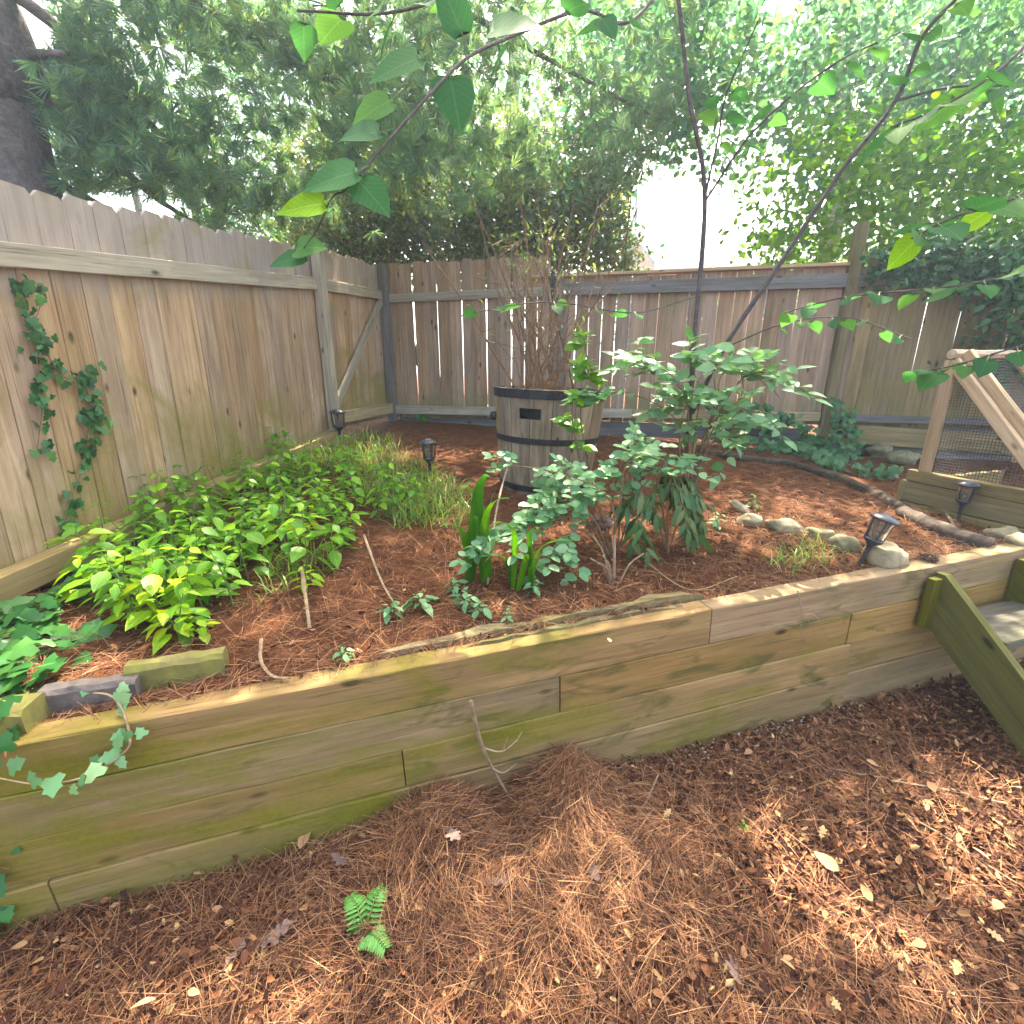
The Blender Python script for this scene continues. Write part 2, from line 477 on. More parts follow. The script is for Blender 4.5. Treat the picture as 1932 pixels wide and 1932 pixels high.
M_timber = wood('landscape_timber_wood', (0.17, 0.095, 0.035), (0.26, 0.16, 0.065), (0.35, 0.23, 0.10), moss=0.36, mosscol=(0.15, 0.14, 0.006), moss_left=0.17, stain=0.45, stain_col=(0.09, 0.075, 0.025), streak=True, tone=(0.9, 1.1), satk=1.05)
M_rotten = wood('rotten_wood', (0.05, 0.035, 0.02), (0.16, 0.12, 0.06), (0.30, 0.25, 0.14), moss=0.3, mosscol=(0.17, 0.17, 0.05), grain=2.0)
M_step = wood('mossy_step_wood', (0.05, 0.045, 0.01), (0.085, 0.08, 0.016), (0.13, 0.12, 0.03), moss=0.5, mosscol=(0.075, 0.08, 0.006), stain=0.3)
M_tread = wood('grey_tread_wood', (0.06, 0.055, 0.04), (0.11, 0.10, 0.075), (0.17, 0.155, 0.12), moss=0.3, mosscol=(0.12, 0.13, 0.05), stain=0.3)
M_stave = wood('barrel_stave_wood', (0.13, 0.095, 0.055), (0.27, 0.21, 0.14), (0.40, 0.33, 0.24), moss=0.0, stain=0.55, stain_col=(0.05, 0.04, 0.03), grain=1.6)
M_frame = wood('bare_frame_wood', (0.26, 0.18, 0.10), (0.42, 0.31, 0.2), (0.55, 0.44, 0.31), moss=0.0, stain=0.25)
M_box = wood('planter_board_wood', (0.13, 0.10, 0.05), (0.2, 0.16, 0.085), (0.29, 0.24, 0.14), moss=0.3, mosscol=(0.13, 0.12, 0.03), stain=0.4)
M_log = wood('edging_log_bark', (0.035, 0.025, 0.018), (0.075, 0.055, 0.04), (0.15, 0.115, 0.085), stain=0.3, grain=2.0, knots=False)
M_twig = wood('dry_twig_wood', (0.16, 0.11, 0.065), (0.27, 0.20, 0.13), (0.38, 0.30, 0.21), knots=False, stain=0.2)
M_stem_brown = wood('brown_stem_bark', (0.10, 0.06, 0.035), (0.18, 0.115, 0.07), (0.28, 0.2, 0.13), knots=False, stain=0.2)
M_sapling = wood('dark_sapling_bark', (0.04, 0.035, 0.035), (0.075, 0.065, 0.06), (0.13, 0.115, 0.1), knots=False, stain=0.2)
M_bark = wood('pine_bark', (0.05, 0.04, 0.035), (0.11, 0.09, 0.08), (0.2, 0.17, 0.15), knots=False, stain=0.4, grain=3.0)
M_palebark = wood('pale_tree_bark', (0.16, 0.13, 0.1), (0.27, 0.22, 0.17), (0.38, 0.32, 0.26), knots=False, stain=0.3)
M_iron = plain('black_hoop_iron', (0.009, 0.009, 0.01), 0.7, 0.5, 30)
M_black = plain('black_plastic', (0.025, 0.026, 0.03), 0.35, 0.2, 40, bump=0.05)
M_panel = plain('solar_cell', (0.25, 0.27, 0.3), 0.15, 0.15, 60, bump=0.0)
M_stone = plain('pale_field_stone', (0.24, 0.195, 0.10), 0.85, 0.35, 14, c2=(0.38, 0.31, 0.18))
M_moss_stone = plain('mossy_field_stone', (0.13, 0.12, 0.05), 0.9, 0.4, 16, c2=(0.24, 0.21, 0.11))
M_block = plain('mossy_concrete_block', (0.17, 0.14, 0.06), 0.9, 0.4, 14, c2=(0.20, 0.19, 0.03))
M_darkblock = plain('dark_concrete_block', (0.09, 0.07, 0.06), 0.8, 0.4, 18, c2=(0.16, 0.13, 0.11))
M_wire = plain('wire_mesh_metal', (0.045, 0.045, 0.047), 0.5, 0.2, 30, metallic=0.6, bump=0.0)
M_soil = soil_mat('pine_straw_soil', (0.055, 0.020, 0.009), (0.13, 0.05, 0.02), (0.24, 0.10, 0.04))
M_lowsoil = soil_mat('leaf_mould_soil', (0.045, 0.017, 0.011), (0.10, 0.04, 0.022), (0.19, 0.085, 0.045))
M_needle = litter_mat('dry_pine_needles', [(0.0, (0.045, 0.022, 0.016)), (0.35, (0.125, 0.058, 0.033)), (0.72, (0.27, 0.125, 0.06)), (1.0, (0.44, 0.26, 0.135))])
M_frag = litter_mat('brown_leaf_litter', [(0.0, (0.035, 0.014, 0.010)), (0.45, (0.10, 0.038, 0.02)), (0.82, (0.23, 0.10, 0.045)), (0.95, (0.38, 0.2, 0.1)), (1.0, (0.55, 0.38, 0.17))])
M_gravel = litter_mat('pale_gravel', [(0.0, (0.35, 0.28, 0.2)), (0.6, (0.55, 0.48, 0.38)), (1.0, (0.75, 0.7, 0.62))])
M_tanleaf = litter_mat('fallen_leaf_tan', [(0.0, (0.18, 0.095, 0.055)), (0.5, (0.34, 0.195, 0.10)), (1.0, (0.50, 0.34, 0.17))])
M_greyleaf = litter_mat('fallen_leaf_grey', [(0.0, (0.11, 0.07, 0.055)), (0.6, (0.20, 0.135, 0.11)), (1.0, (0.30, 0.21, 0.175))])
M_weed_far = leaf_mat('bright_weed_foliage', (0.07, 0.20, 0.022), (0.13, 0.30, 0.03), (0.22, 0.38, 0.03), trans=0.4)
M_weed = leaf_mat('bright_weed_leaf', (0.07, 0.20, 0.022), (0.13, 0.30, 0.03), (0.22, 0.38, 0.03), trans=0.4, vein=True)
M_weed_yellow = leaf_mat('yellow_weed_leaf', (0.17, 0.33, 0.025), (0.25, 0.40, 0.03), (0.36, 0.44, 0.04), trans=0.45, vein=True)
M_weedstem = plain('weed_stem', (0.12, 0.17, 0.05), 0.6)
M_grass = leaf_mat('grass_blade', (0.09, 0.19, 0.03), (0.17, 0.28, 0.06), (0.38, 0.38, 0.14), trans=0.4)
M_ivy = leaf_mat('ivy_leaf', (0.022, 0.075, 0.025), (0.045, 0.13, 0.042), (0.09, 0.19, 0.06), trans=0.2, rough=0.35)
M_ivylow = leaf_mat('low_ivy_leaf', (0.025, 0.10, 0.028), (0.045, 0.16, 0.04), (0.08, 0.21, 0.05), trans=0.3, rough=0.4)  # slightly lighter green than the climbing ivy
M_shrub = leaf_mat('greygreen_shrub_leaf', (0.09, 0.22, 0.095), (0.16, 0.32, 0.15), (0.26, 0.41, 0.21), trans=0.35, rough=0.45, tint=1.1)
M_shrubdark = leaf_mat('dark_shrub_leaf', (0.035, 0.09, 0.025), (0.06, 0.13, 0.04), (0.15, 0.18, 0.06), trans=0.3, rough=0.4)
M_hosta = leaf_mat('fleshy_green_leaf', (0.03, 0.12, 0.008), (0.05, 0.165, 0.01), (0.10, 0.24, 0.015), trans=0.35)
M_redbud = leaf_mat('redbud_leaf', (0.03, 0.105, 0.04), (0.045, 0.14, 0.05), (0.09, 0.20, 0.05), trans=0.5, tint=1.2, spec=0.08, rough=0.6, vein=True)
M_redbud_y = leaf_mat('yellow_redbud_leaf', (0.16, 0.32, 0.02), (0.22, 0.38, 0.02), (0.26, 0.40, 0.03), trans=0.6, tint=1.4, spec=0.1, rough=0.6, vein=True)  # yellower, paler tone for a few of the leaves
M_pine = leaf_mat('green_pine_needles', (0.08, 0.18, 0.125), (0.13, 0.25, 0.155), (0.24, 0.29, 0.10), trans=0.6, rough=0.5)  # pale blue-green: lens glare over the crowns put into the needle colour
M_hemlock = leaf_mat('olive_evergreen_leaf', (0.06, 0.10, 0.045), (0.10, 0.15, 0.055), (0.19, 0.19, 0.07), trans=0.5)
M_maple = leaf_mat('tree_leaf_green', (0.055, 0.15, 0.11), (0.09, 0.21, 0.135), (0.14, 0.27, 0.09), trans=0.5)  # bluish paleness of the lens glare put into the leaf colour
M_bright = leaf_mat('yellowgreen_tree_leaf', (0.06, 0.17, 0.02), (0.10, 0.23, 0.025), (0.18, 0.31, 0.03), trans=0.55)  # more yellow-green than the maple leaf tone
M_fern = leaf_mat('fern_frond', (0.09, 0.26, 0.06), (0.14, 0.33, 0.09), trans=0.4)
M_drybrush = litter_mat('dry_crown_straw', [(0.0, (0.12, 0.05, 0.02)), (0.6, (0.28, 0.15, 0.06)), (1.0, (0.42, 0.26, 0.12))])
M_brick = plain('house_brick', (0.42, 0.20, 0.10), 0.9, 0.2, 6)
M_trim = plain('white_house_trim', (0.75, 0.75, 0.74), 0.6, 0.05, 6)
M_roof = plain('grey_roof_shingle', (0.16, 0.18, 0.21), 0.9, 0.2, 12)
mg, ntg, bg_ = new_mat('smoked_lamp_plastic')
bg_.inputs['Base Color'].default_value = (0.55, 0.48, 0.36, 1); bg_.inputs['Roughness'].default_value = 0.12
bg_.inputs['Transmission Weight'].default_value = 0.85; bg_.inputs['IOR'].default_value = 1.3
M_lens = mg
M_glass = plain('window_glass', (0.05, 0.06, 0.07), 0.1, 0.1, 4, bump=0.0)

# ------------------------------------------------------------------ ground
def sheet(name, ss, rs, fn, mat, label):
    V, Fc = [], []
    for s in ss:
        for r in rs:
            p = W0 + WN * s + WD * r
            V.append((p.x, p.y, fn(p.x, p.y)))
    m = len(rs)
    for i in range(len(ss) - 1):
        for k in range(m - 1):
            Fc.append((i * m + k, i * m + k + 1, (i + 1) * m + k + 1, (i + 1) * m + k))
    o = link(name, np_mesh(name, np.array(V), np.array(Fc), mat, True))
    tag(o, label, None, None, 'structure')
    return o

near_s = list(np.arange(0.06, 5.5, 0.06)) + [6, 7, 9, 12, 18, 30, 60, 120]
near_r = [-120, -50, -20, -10, -6, -4.5] + list(np.arange(-3.6, 6.0, 0.06)) + [7, 9, 13, 20, 50, 120]
sheet('raised_bed_ground', near_s, near_r, bed_z, M_soil, 'reddish brown mulched soil of the raised bed running back to the fences')
low_s = [-120, -50, -20, -9, -5, -3.5] + list(np.arange(-2.6, 0.101, 0.05))
sheet('lower_ground', low_s, near_r, low_z, M_lowsoil, 'pine straw covered ground in front of the timber retaining wall')

# ------------------------------------------------------------------ boards
def bar_mesh(name, Ln, w, t, mat, n=8, jit=0.002, dogear=0.0, cham=0.004, ends=0.0):
    """a sawn board: X along, Y width, Z thickness"""
    mb = MB()
    xs = [Ln * i / n for i in range(n + 1)]
    if dogear: xs = [Ln * i / (n - 1) for i in range(n - 1)] + [Ln - dogear, Ln]
    c = cham
    for x_i, x in enumerate(xs):
        hw = w / 2
        if dogear and x_i == len(xs) - 1: hw = w / 2 - dogear * 0.8
        jx = random.uniform(-ends, ends) if x_i in (0, len(xs) - 1) else 0
        for (y, z) in ((-hw, -t / 2 + c), (-hw + c, -t / 2), (hw - c, -t / 2), (hw, -t / 2 + c), (hw, t / 2 - c), (hw - c, t / 2), (-hw + c, t / 2), (-hw, t / 2 - c)):
            mb.v.append((x + jx, y + random.uniform(-jit, jit), z + random.uniform(-jit, jit) * 0.5))
    for i in range(len(xs) - 1):
        for k in range(8):
            k2 = (k + 1) % 8
            mb.f.append((i * 8 + k, i * 8 + k2, (i + 1) * 8 + k2, (i + 1) * 8 + k))
    mb.f.append(tuple(range(7, -1, -1)))
    mb.f.append(tuple((len(xs) - 1) * 8 + k for k in range(8)))
    me = mb.mesh(name)
    me.materials.append(mat)
    return me

def bar(name, parent, p0, p1, w, t, mat, wdir, n=8, jit=0.002, **kw):
    """board from p0 to p1; wdir = direction of its width"""
    p0, p1 = Vector(p0), Vector(p1)
    x = (p1 - p0).normalized()
    wd = Vector(wdir); y = (wd - x * wd.dot(x)).normalized(); z = x.cross(y)
    M = Matrix((x, y, z)).transposed().to_4x4(); M.translation = p0
    me = bar_mesh(name, (p1 - p0).length, w, t, mat, n, jit, **kw)
    return part(name, me, parent, M)

# ------------------------------------------------------------------ retaining wall
wall = thing('retaining_wall', 'low retaining wall of stacked timbers streaked with green algae', 'retaining wall', W0 + WD * -2.2)
def wall_r(x, y):
    p = on_wall(x, y); return (p - W0).dot(WD)
TH, TT = 0.158, 0.085
WALL_L, WALL_R = -2.6, 2.95
courses = [  # joints, bottom to top
    [WALL_L, wall_r(105, 1690), wall_r(1590, 1310), WALL_R],
    [WALL_L, wall_r(760, 1420), wall_r(1595, 1260), WALL_R],
    [WALL_L, wall_r(1057, 1320), wall_r(1602, 1190), WALL_R],
    [WALL_L, wall_r(1343, 1180), WALL_R]]
for ci, js in enumerate(courses):
    zc = -0.005 + TH * (ci + 0.5)
    for a, b_ in zip(js[:-1], js[1:]):
        off = random.uniform(-0.004, 0.004) + (0.006 if ci == 3 else 0)
        tilt = 0.03
        p0 = W0 + WD * (a + 0.002) + WN * (TT / 2 + off); p1 = W0 + WD * (b_ - 0.002) + WN * (TT / 2 + off + random.uniform(-0.006, 0.006))
        p0.z = zc + tilt * a; p1.z = zc + tilt * b_
        hh = TH - 0.0015
        if ci == 0:
            hh += 0.08; p0.z -= 0.04; p1.z -= 0.04
        bar('timber', wall, p0, p1, hh, TT, M_timber, (0, 0, 1), n=max(8, int((b_ - a) * 9)), jit=0.0022, cham=0.0035)
# the rotten, split strip along the back of the top course
def strip(r0, r1, n, wmin, wmax, off, z0, mat, name):
    mb = MB()
    for i in range(n + 1):
        r = r0 + (r1 - r0) * i / n
        e = math.sin(math.pi * i / n) ** 0.4
        w = (wmin + (wmax - wmin) * random.random()) * e + 0.006
        p = W0 + WD * r + WN * (off + random.uniform(-0.006, 0.006))
        for (u, h) in ((0, -0.05), (0.004, random.uniform(0.005, 0.022) * e), (w, random.uniform(0.0, 0.02) * e), (w + 0.01, -0.05)):
            q = p + WN * u; mb.v.append((q.x, q.y, z0 + h + 0.03 * r))
    for i in range(n):
        for k in range(3):
            mb.f.append((i * 4 + k, i * 4 + k + 1, (i + 1) * 4 + k + 1, (i + 1) * 4 + k))
    return mb.build(name, mat, wall)
strip(-0.45, 0.72, 19, 0.03, 0.055, TT + 0.02, 0.633, M_rotten, 'rotten_sliver')
strip(0.45, 0.85, 9, 0.02, 0.05, TT + 0.012, 0.640, M_rotten, 'rotten_sliver')
strip(-0.15, 0.75, 15, 0.012, 0.025, 0.06, 0.625, M_rotten, 'rotten_sliver')

# ------------------------------------------------------------------ fences
LF0 = Vector((-1.5, 6.0, 0)); LFD = Vector((-0.19, -1.0, 0)).normalized(); LFN = Vector((-LFD.y, LFD.x, 0))   # towards the camera; LFN into the yard
if LFN.x < 0: LFN = -LFN
BFD = Vector((4.74, -0.98, 0)).normalized(); BFN = Vector((BFD.y, -BFD.x, 0))                                   # to the right; BFN into the yard
if BFN.y > 0: BFN = -BFN

lf = thing('wooden_fence', 'tan vertical board fence on the left, climbed by ivy', 'fence', LF0)
def lf_base(d): return 0.895 - 0.108 * (d - 1.37) if d > 1.37 else 1.065   # rail-bottom height along the fence, d from the far corner
def lpt(d, z, out=0.0):
    p = LF0 + LFD * d + LFN * out; p.z = z; return p
d = 0.06
LEN_L = 6.3
k = 0
while d < LEN_L:
    w = random.choice((0.137, 0.14, 0.143, 0.138))
    gap = random.choice((0.002, 0.003, 0.004, 0.006))
    if abs(d + w / 2 - 1.62) < 0.08: gap = 0.011
    z0 = lf_base(d) - 0.06
    h = (1.74 if d > 1.37 else 1.60 + 0.06 * (1.37 - d)) + random.uniform(-0.015, 0.015)
    lean = 0.035 * max(0, d - 1.5) / 4.0
    p0 = lpt(d + w / 2, z0, -0.018); p1 = lpt(d + w / 2 - 0.01 - lean * 2.2, z0 + h, -0.018 + random.uniform(-0.006, 0.006))
    bar('board', lf, p0, p1, w, 0.018, M_board, LFD, n=7, jit=0.0016, dogear=0.028, cham=0.003)
    d += w + gap; k += 1
POST_D = 1.37
def rail_z(d): return lf_base(d) + 1.345 if d > 1.37 else 2.24 + 0.066 * (1.37 - d)
tr_z = 1.345       # top rail above the bottom rail
for a, b_, mt in ((0.10, POST_D - 0.045, M_rail), (POST_D + 0.045, LEN_L, M_rail)):
    bar('top_rail', lf, lpt(a, rail_z(a) + 0.05, 0.022), lpt(b_, rail_z(b_) + 0.05, 0.022), 0.10, 0.045, mt, (0, 0, 1), n=24, jit=0.002)
for a, b_ in ((0.12, POST_D - 0.05), (POST_D + 0.003, LEN_L)):
    bar('bottom_rail', lf, lpt(a, lf_base(a) + 0.05, 0.045), lpt(b_, lf_base(b_) + 0.05, 0.045), 0.115, 0.09, M_lowrail, (0, 0, 1), n=24, jit=0.002)
bar('post', lf, lpt(POST_D, 0.62, 0.05), lpt(POST_D, 2.61, 0.05), 0.085, 0.085, M_rail, LFD, n=10, jit=0.002)
bar('post', lf, lpt(0.05, 0.7, 0.05), lpt(0.05, 2.70, 0.05), 0.09, 0.09, M_darkrail, LFD, n=10, jit=0.002)
bar('brace', lf, lpt(POST_D - 0.07, 1.20, 0.025), lpt(0.11, rail_z(0.1) - 0.01, 0.025), 0.085, 0.035, M_rail, LFD, n=10)
for dd, zz in ((4.05, 0.05), (3.85, 0.04), (2.9, 0.045), (1.75, 0.05)):
    mb = MB(); c = lpt(dd, lf_base(dd) + tr_z + zz, 0.0422)
    ring = [c + LFD * (0.022 * math.cos(a)) + Vector((0, 0, 0.009 * math.sin(a))) for a in np.linspace(0, 2 * math.pi, 11)[:-1]]
    mb.add(ring, [tuple(range(10))]); mb.build('knot_hole', M_rotten, lf)

bf = thing('wooden_fence', 'greyish board fence across the back with bright slits between its boards', 'fence', LF0 + BFD * 0.1)
BZ = 1.143          # top of the bottom rail
def bpt(d, z, out=0.0):
    p = LF0 + BFD * d + BFN * out; p.z = z; return p
d = 0.08; LEN_B = 7.6
while d < LEN_B:
    w = random.choice((0.137, 0.14, 0.143, 0.133))
    gap = random.choice((0.003, 0.005, 0.007, 0.009, 0.011)) if d < 4.2 else random.choice((0.002, 0.003, 0.005))
    top = 2.72 if d < 1.9 else (2.50 if d < 4.9 else 2.58)
    z1 = top + random.uniform(-0.015, 0.015)
    p0 = bpt(d + w / 2, BZ - 0.14 + random.uniform(-0.01, 0.01) , -0.018)
    p1 = bpt(d + w / 2 + random.uniform(-0.008, 0.008), z1, -0.018 + random.uniform(-0.005, 0.005))
    bar('board', bf, p0, p1, w, 0.018, M_back if d < 4.85 else M_olive, BFD, n=7, jit=0.0016, dogear=0.025 if d < 1.9 else 0.0, cham=0.003)
    d += w + gap
SPL = 2.08
bar('top_rail', bf, bpt(0.10, 2.30 + 0.045, 0.022), bpt(SPL - 0.02, 2.32 + 0.045, 0.022), 0.09, 0.04, M_rail, (0, 0, 1), n=16)
bar('top_rail', bf, bpt(SPL + 0.02, 2.315 + 0.06, 0.03), bpt(4.80, 2.315 + 0.06, 0.03), 0.12, 0.05, M_darkrail, (0, 0, 1), n=20)
bar('top_rail', bf, bpt(4.90, 2.32 + 0.05, 0.022), bpt(LEN_B, 2.34 + 0.05, 0.022), 0.10, 0.04, M_darkrail, (0, 0, 1), n=20)
bar('cap_rail', bf, bpt(1.75, 2.515, -0.005), bpt(4.80, 2.52, -0.005), 0.12, 0.03, M_frame, BFN, n=20)
bar('bottom_rail', bf, bpt(0.10, BZ - 0.05, 0.03), bpt(2.9, BZ - 0.05, 0.03), 0.10, 0.05, M_rail, (0, 0, 1), n=18)
bar('bottom_rail', bf, bpt(2.91, BZ - 0.05, 0.03), bpt(4.78, BZ - 0.05, 0.03), 0.09, 0.05, M_lowrail, (0, 0, 1), n=18)
bar('bottom_rail', bf, bpt(4.92, BZ - 0.06, 0.03), bpt(LEN_B, BZ - 0.08, 0.03), 0.07, 0.05, M_darkrail, (0, 0, 1), n=18)
bar('post', bf, bpt(2.08, 0.6, -0.005), bpt(2.08, 2.48, -0.005), 0.075, 0.09, M_darkrail, BFD, n=8)
bar('post', bf, bpt(4.85, 0.5, 0.02), bpt(4.85, 2.86, 0.02), 0.11, 0.11, M_box, BFD, n=10, jit=0.004, cham=0.02)
bar('kick_or_shade_board', bf, bpt(4.93, 0.93, 0.012), bpt(6.6, 0.85, 0.012), 0.19, 0.025, M_olive, (0, 0, 1), n=10)
bar('kick_or_shade_board', bf, bpt(4.93, 0.92, -0.05), bpt(7.4, 0.86, -0.05), 0.56, 0.02, M_darkrail, (0, 0, 1), n=10)  # dark backing board added to stand for the shade in the gap
bar('kick_or_shade_board', bf, bpt(0.10, BZ - 0.18, -0.04), bpt(4.7, BZ - 0.26, -0.04), 0.16, 0.02, M_darkrail, (0, 0, 1), n=14)
mb = MB()
pts = [bpt(1.98, 2.55, 0.06), bpt(1.99, 2.44, 0.065), bpt(2.0, 2.3, 0.06), bpt(2.03, 2.2, 0.055), bpt(2.0, 2.1, 0.06)]
mb.tube(pts, [0.02, 0.03, 0.025, 0.03, 0.012], 6, jit=0.3)
tag(mb.build('rag', M_iron, None), 'dark rag hanging over the top rail of the back fence', 'rag')

# ------------------------------------------------------------------ wooden steps
SW0 = W0 + WD * wall_r(1752, 1130)
NO = -WN
def spt(u, o, z):      # u along the wall, o out from its face
    p = SW0 + WD * u + NO * o; p.z = z; return p
steps = thing('wooden_steps', 'mossy green wooden steps leaning on the right end of the timber wall', 'steps', spt(0.2, 0.4, 0.0))
def stringer(u):
    mb = MB()
    poly = [(0.012, 0.665), (0.05, 0.665), (0.79, 0.02), (0.53, 0.0), (0.012, 0.42)]
    n = len(poly)
    vs = [spt(u - 0.02, o, z) for o, z in poly] + [spt(u + 0.02, o, z) for o, z in poly]
    fs = [tuple(range(n)), tuple(range(2 * n - 1, n - 1, -1))] + [(i, i + n, (i + 1) % n + n, (i + 1) % n) for i in range(n)]
    me = bpy.data.meshes.new('stringer')
    x = (spt(0, 0.8, 0.0) - spt(0, 0, 0.65)).normalized(); y = WD.copy(); z = x.cross(y)
    M = Matrix((x, y, z)).transposed().to_4x4(); M.translation = spt(u, 0, 0.5)
    Mi = M.inverted()
    me.from_pydata([Mi @ v for v in vs], [], fs); me.update(); me.materials.append(M_step)
    return part('stringer', me, steps, M)
stringer(0.0); stringer(0.56)
for o, z in ((0.17, 0.44), (0.40, 0.245), (0.63, 0.06)):
    bar('tread', steps, spt(0.023, o, z), spt(0.537, o, z), 0.26, 0.035, M_tread, NO, n=6)
for o, z in ((0.275, 0.35), (0.50, 0.155)):
    bar('cleat', steps, spt(0.04, o - 0.17, z + 0.045), spt(0.04, o + 0.0, z + 0.045), 0.05, 0.034, M_step, (0, 0, 1), n=3)
bar('cleat', steps, spt(-0.045, 0.03, 0.40), spt(-0.045, 0.03, 0.645), 0.05, 0.035, M_step, WD, n=3)

# ------------------------------------------------------------------ planter box and cold frame
CA = Vector((2.60, 2.98, 0)); CE = Vector((0.322, -0.947, 0)).normalized(); CF = Vector((0.947, 0.322, 0)).normalized()
def cpt(e, f, z):
    p = CA + CE * e + CF * f; p.z = z; return p
box = thing('planter_box', 'timber planter box behind the steps, carrying the mesh cold frame', 'planter box', cpt(0.3, 0.4, 0.66))
for z0 in (0.60, 0.735, ):
    bar('board', box, cpt(-0.06, 0, z0 + 0.065), cpt(0.85, 0, z0 + 0.065), 0.128, 0.04, M_box, (0, 0, 1), n=10)
bar('board', box, cpt(-0.06, 0.0, 0.905), cpt(0.85, 0, 0.895), 0.07, 0.05, M_box, (0, 0, 1), n=10)
for z0 in (0.60, 0.735):
    bar('board', box, cpt(0.87, -0.02, z0 + 0.065), cpt(0.87, 1.0, z0 + 0.065), 0.128, 0.036, M_box, (0, 0, 1), n=8)
    bar('board', box, cpt(-0.08, -0.02, z0 + 0.065), cpt(-0.08, 1.0, z0 + 0.065), 0.128, 0.036, M_box, (0, 0, 1), n=8)
cold = thing('cold_frame', 'lean-to frame of bare wood covered in wire mesh standing on the planter box', 'cold frame', cpt(0.25, 0.4, 0.94))
HT = 1.61
bar('post', cold, cpt(0.02, 0, 0.94), cpt(0.02, 0, HT), 0.06, 0.038, M_frame, CE, n=6)
bar('post', cold, cpt(0.02, 0.95, 0.94), cpt(0.02, 0.95, HT), 0.06, 0.038, M_frame, CE, n=6)
bar('rafter', cold, cpt(0.03, 0.0, HT - 0.01), cpt(0.60, 0.0, 0.955), 0.06, 0.038, M_frame, (0, 0, 1), n=8)
bar('rafter', cold, cpt(0.05, 0.055, HT + 0.04), cpt(0.62, 0.055, 1.00), 0.06, 0.038, M_frame, (0, 0, 1), n=8)
bar('rafter', cold, cpt(0.05, 0.50, HT + 0.04), cpt(0.62, 0.50, 1.00), 0.06, 0.038, M_frame, (0, 0, 1), n=8)
bar('rafter', cold, cpt(0.05, 0.95, HT + 0.04), cpt(0.62, 0.95, 1.00), 0.06, 0.038, M_frame, (0, 0, 1), n=8)
mb = MB(); mb.tube([cpt(0.02, f, HT + 0.035 + random.uniform(-0.004, 0.004)) for f in np.linspace(-0.02, 1.0, 9)], [0.026 + random.uniform(-0.004, 0.004) for _ in range(9)], 7)
mb.build('top_bar', M_frame, cold)
bar('sill', cold, cpt(0.62, 0.0, 0.96), cpt(0.62, 0.98, 0.96), 0.05, 0.035, M_frame, (0, 0, 1), n=6)
def wire_grid(P, quad, sp, rad):
    """wires across a 4-sided panel P(u,v), u,v in 0..1"""
    mb = MB()
    return mb
mb = MB()
sp = 0.0165
n_ = int(0.57 / sp)
for i in range(1, n_):
    e = 0.03 + i * sp
    zt = HT - 0.02 - (e - 0.03) * (HT - 0.965) / 0.57
    if zt > 0.95: mb.tube([cpt(e, 0.004, 0.942), cpt(e, 0.004, zt)], 0.0016, 3, False)
z = 0.95
while z < HT - 0.03:
    et = 0.03 + (HT - 0.02 - z) / (HT - 0.965) * 0.57
    mb.tube([cpt(0.03, 0.006, z), cpt(et, 0.006, z)], 0.0016, 3, False)
    z += sp
tag(mb.build('side_mesh', M_wire, cold), kind='stuff')
mb = MB()
for i in range(1, 40):
    f = 0.06 + i * 0.0225
    mb.tube([cpt(0.06, f, HT + 0.012), cpt(0.62, f, 0.975)], 0.0016, 3, False)
for i in range(1, 38):
    u = i / 38.0
    mb.tube([cpt(0.06 + 0.56 * u, 0.06, HT + 0.014 + (0.975 - HT) * u), cpt(0.06 + 0.56 * u, 0.95, HT + 0.014 + (0.975 - HT) * u)], 0.0016, 3, False)
tag(mb.build('lid_mesh', M_wire, cold), kind='stuff')

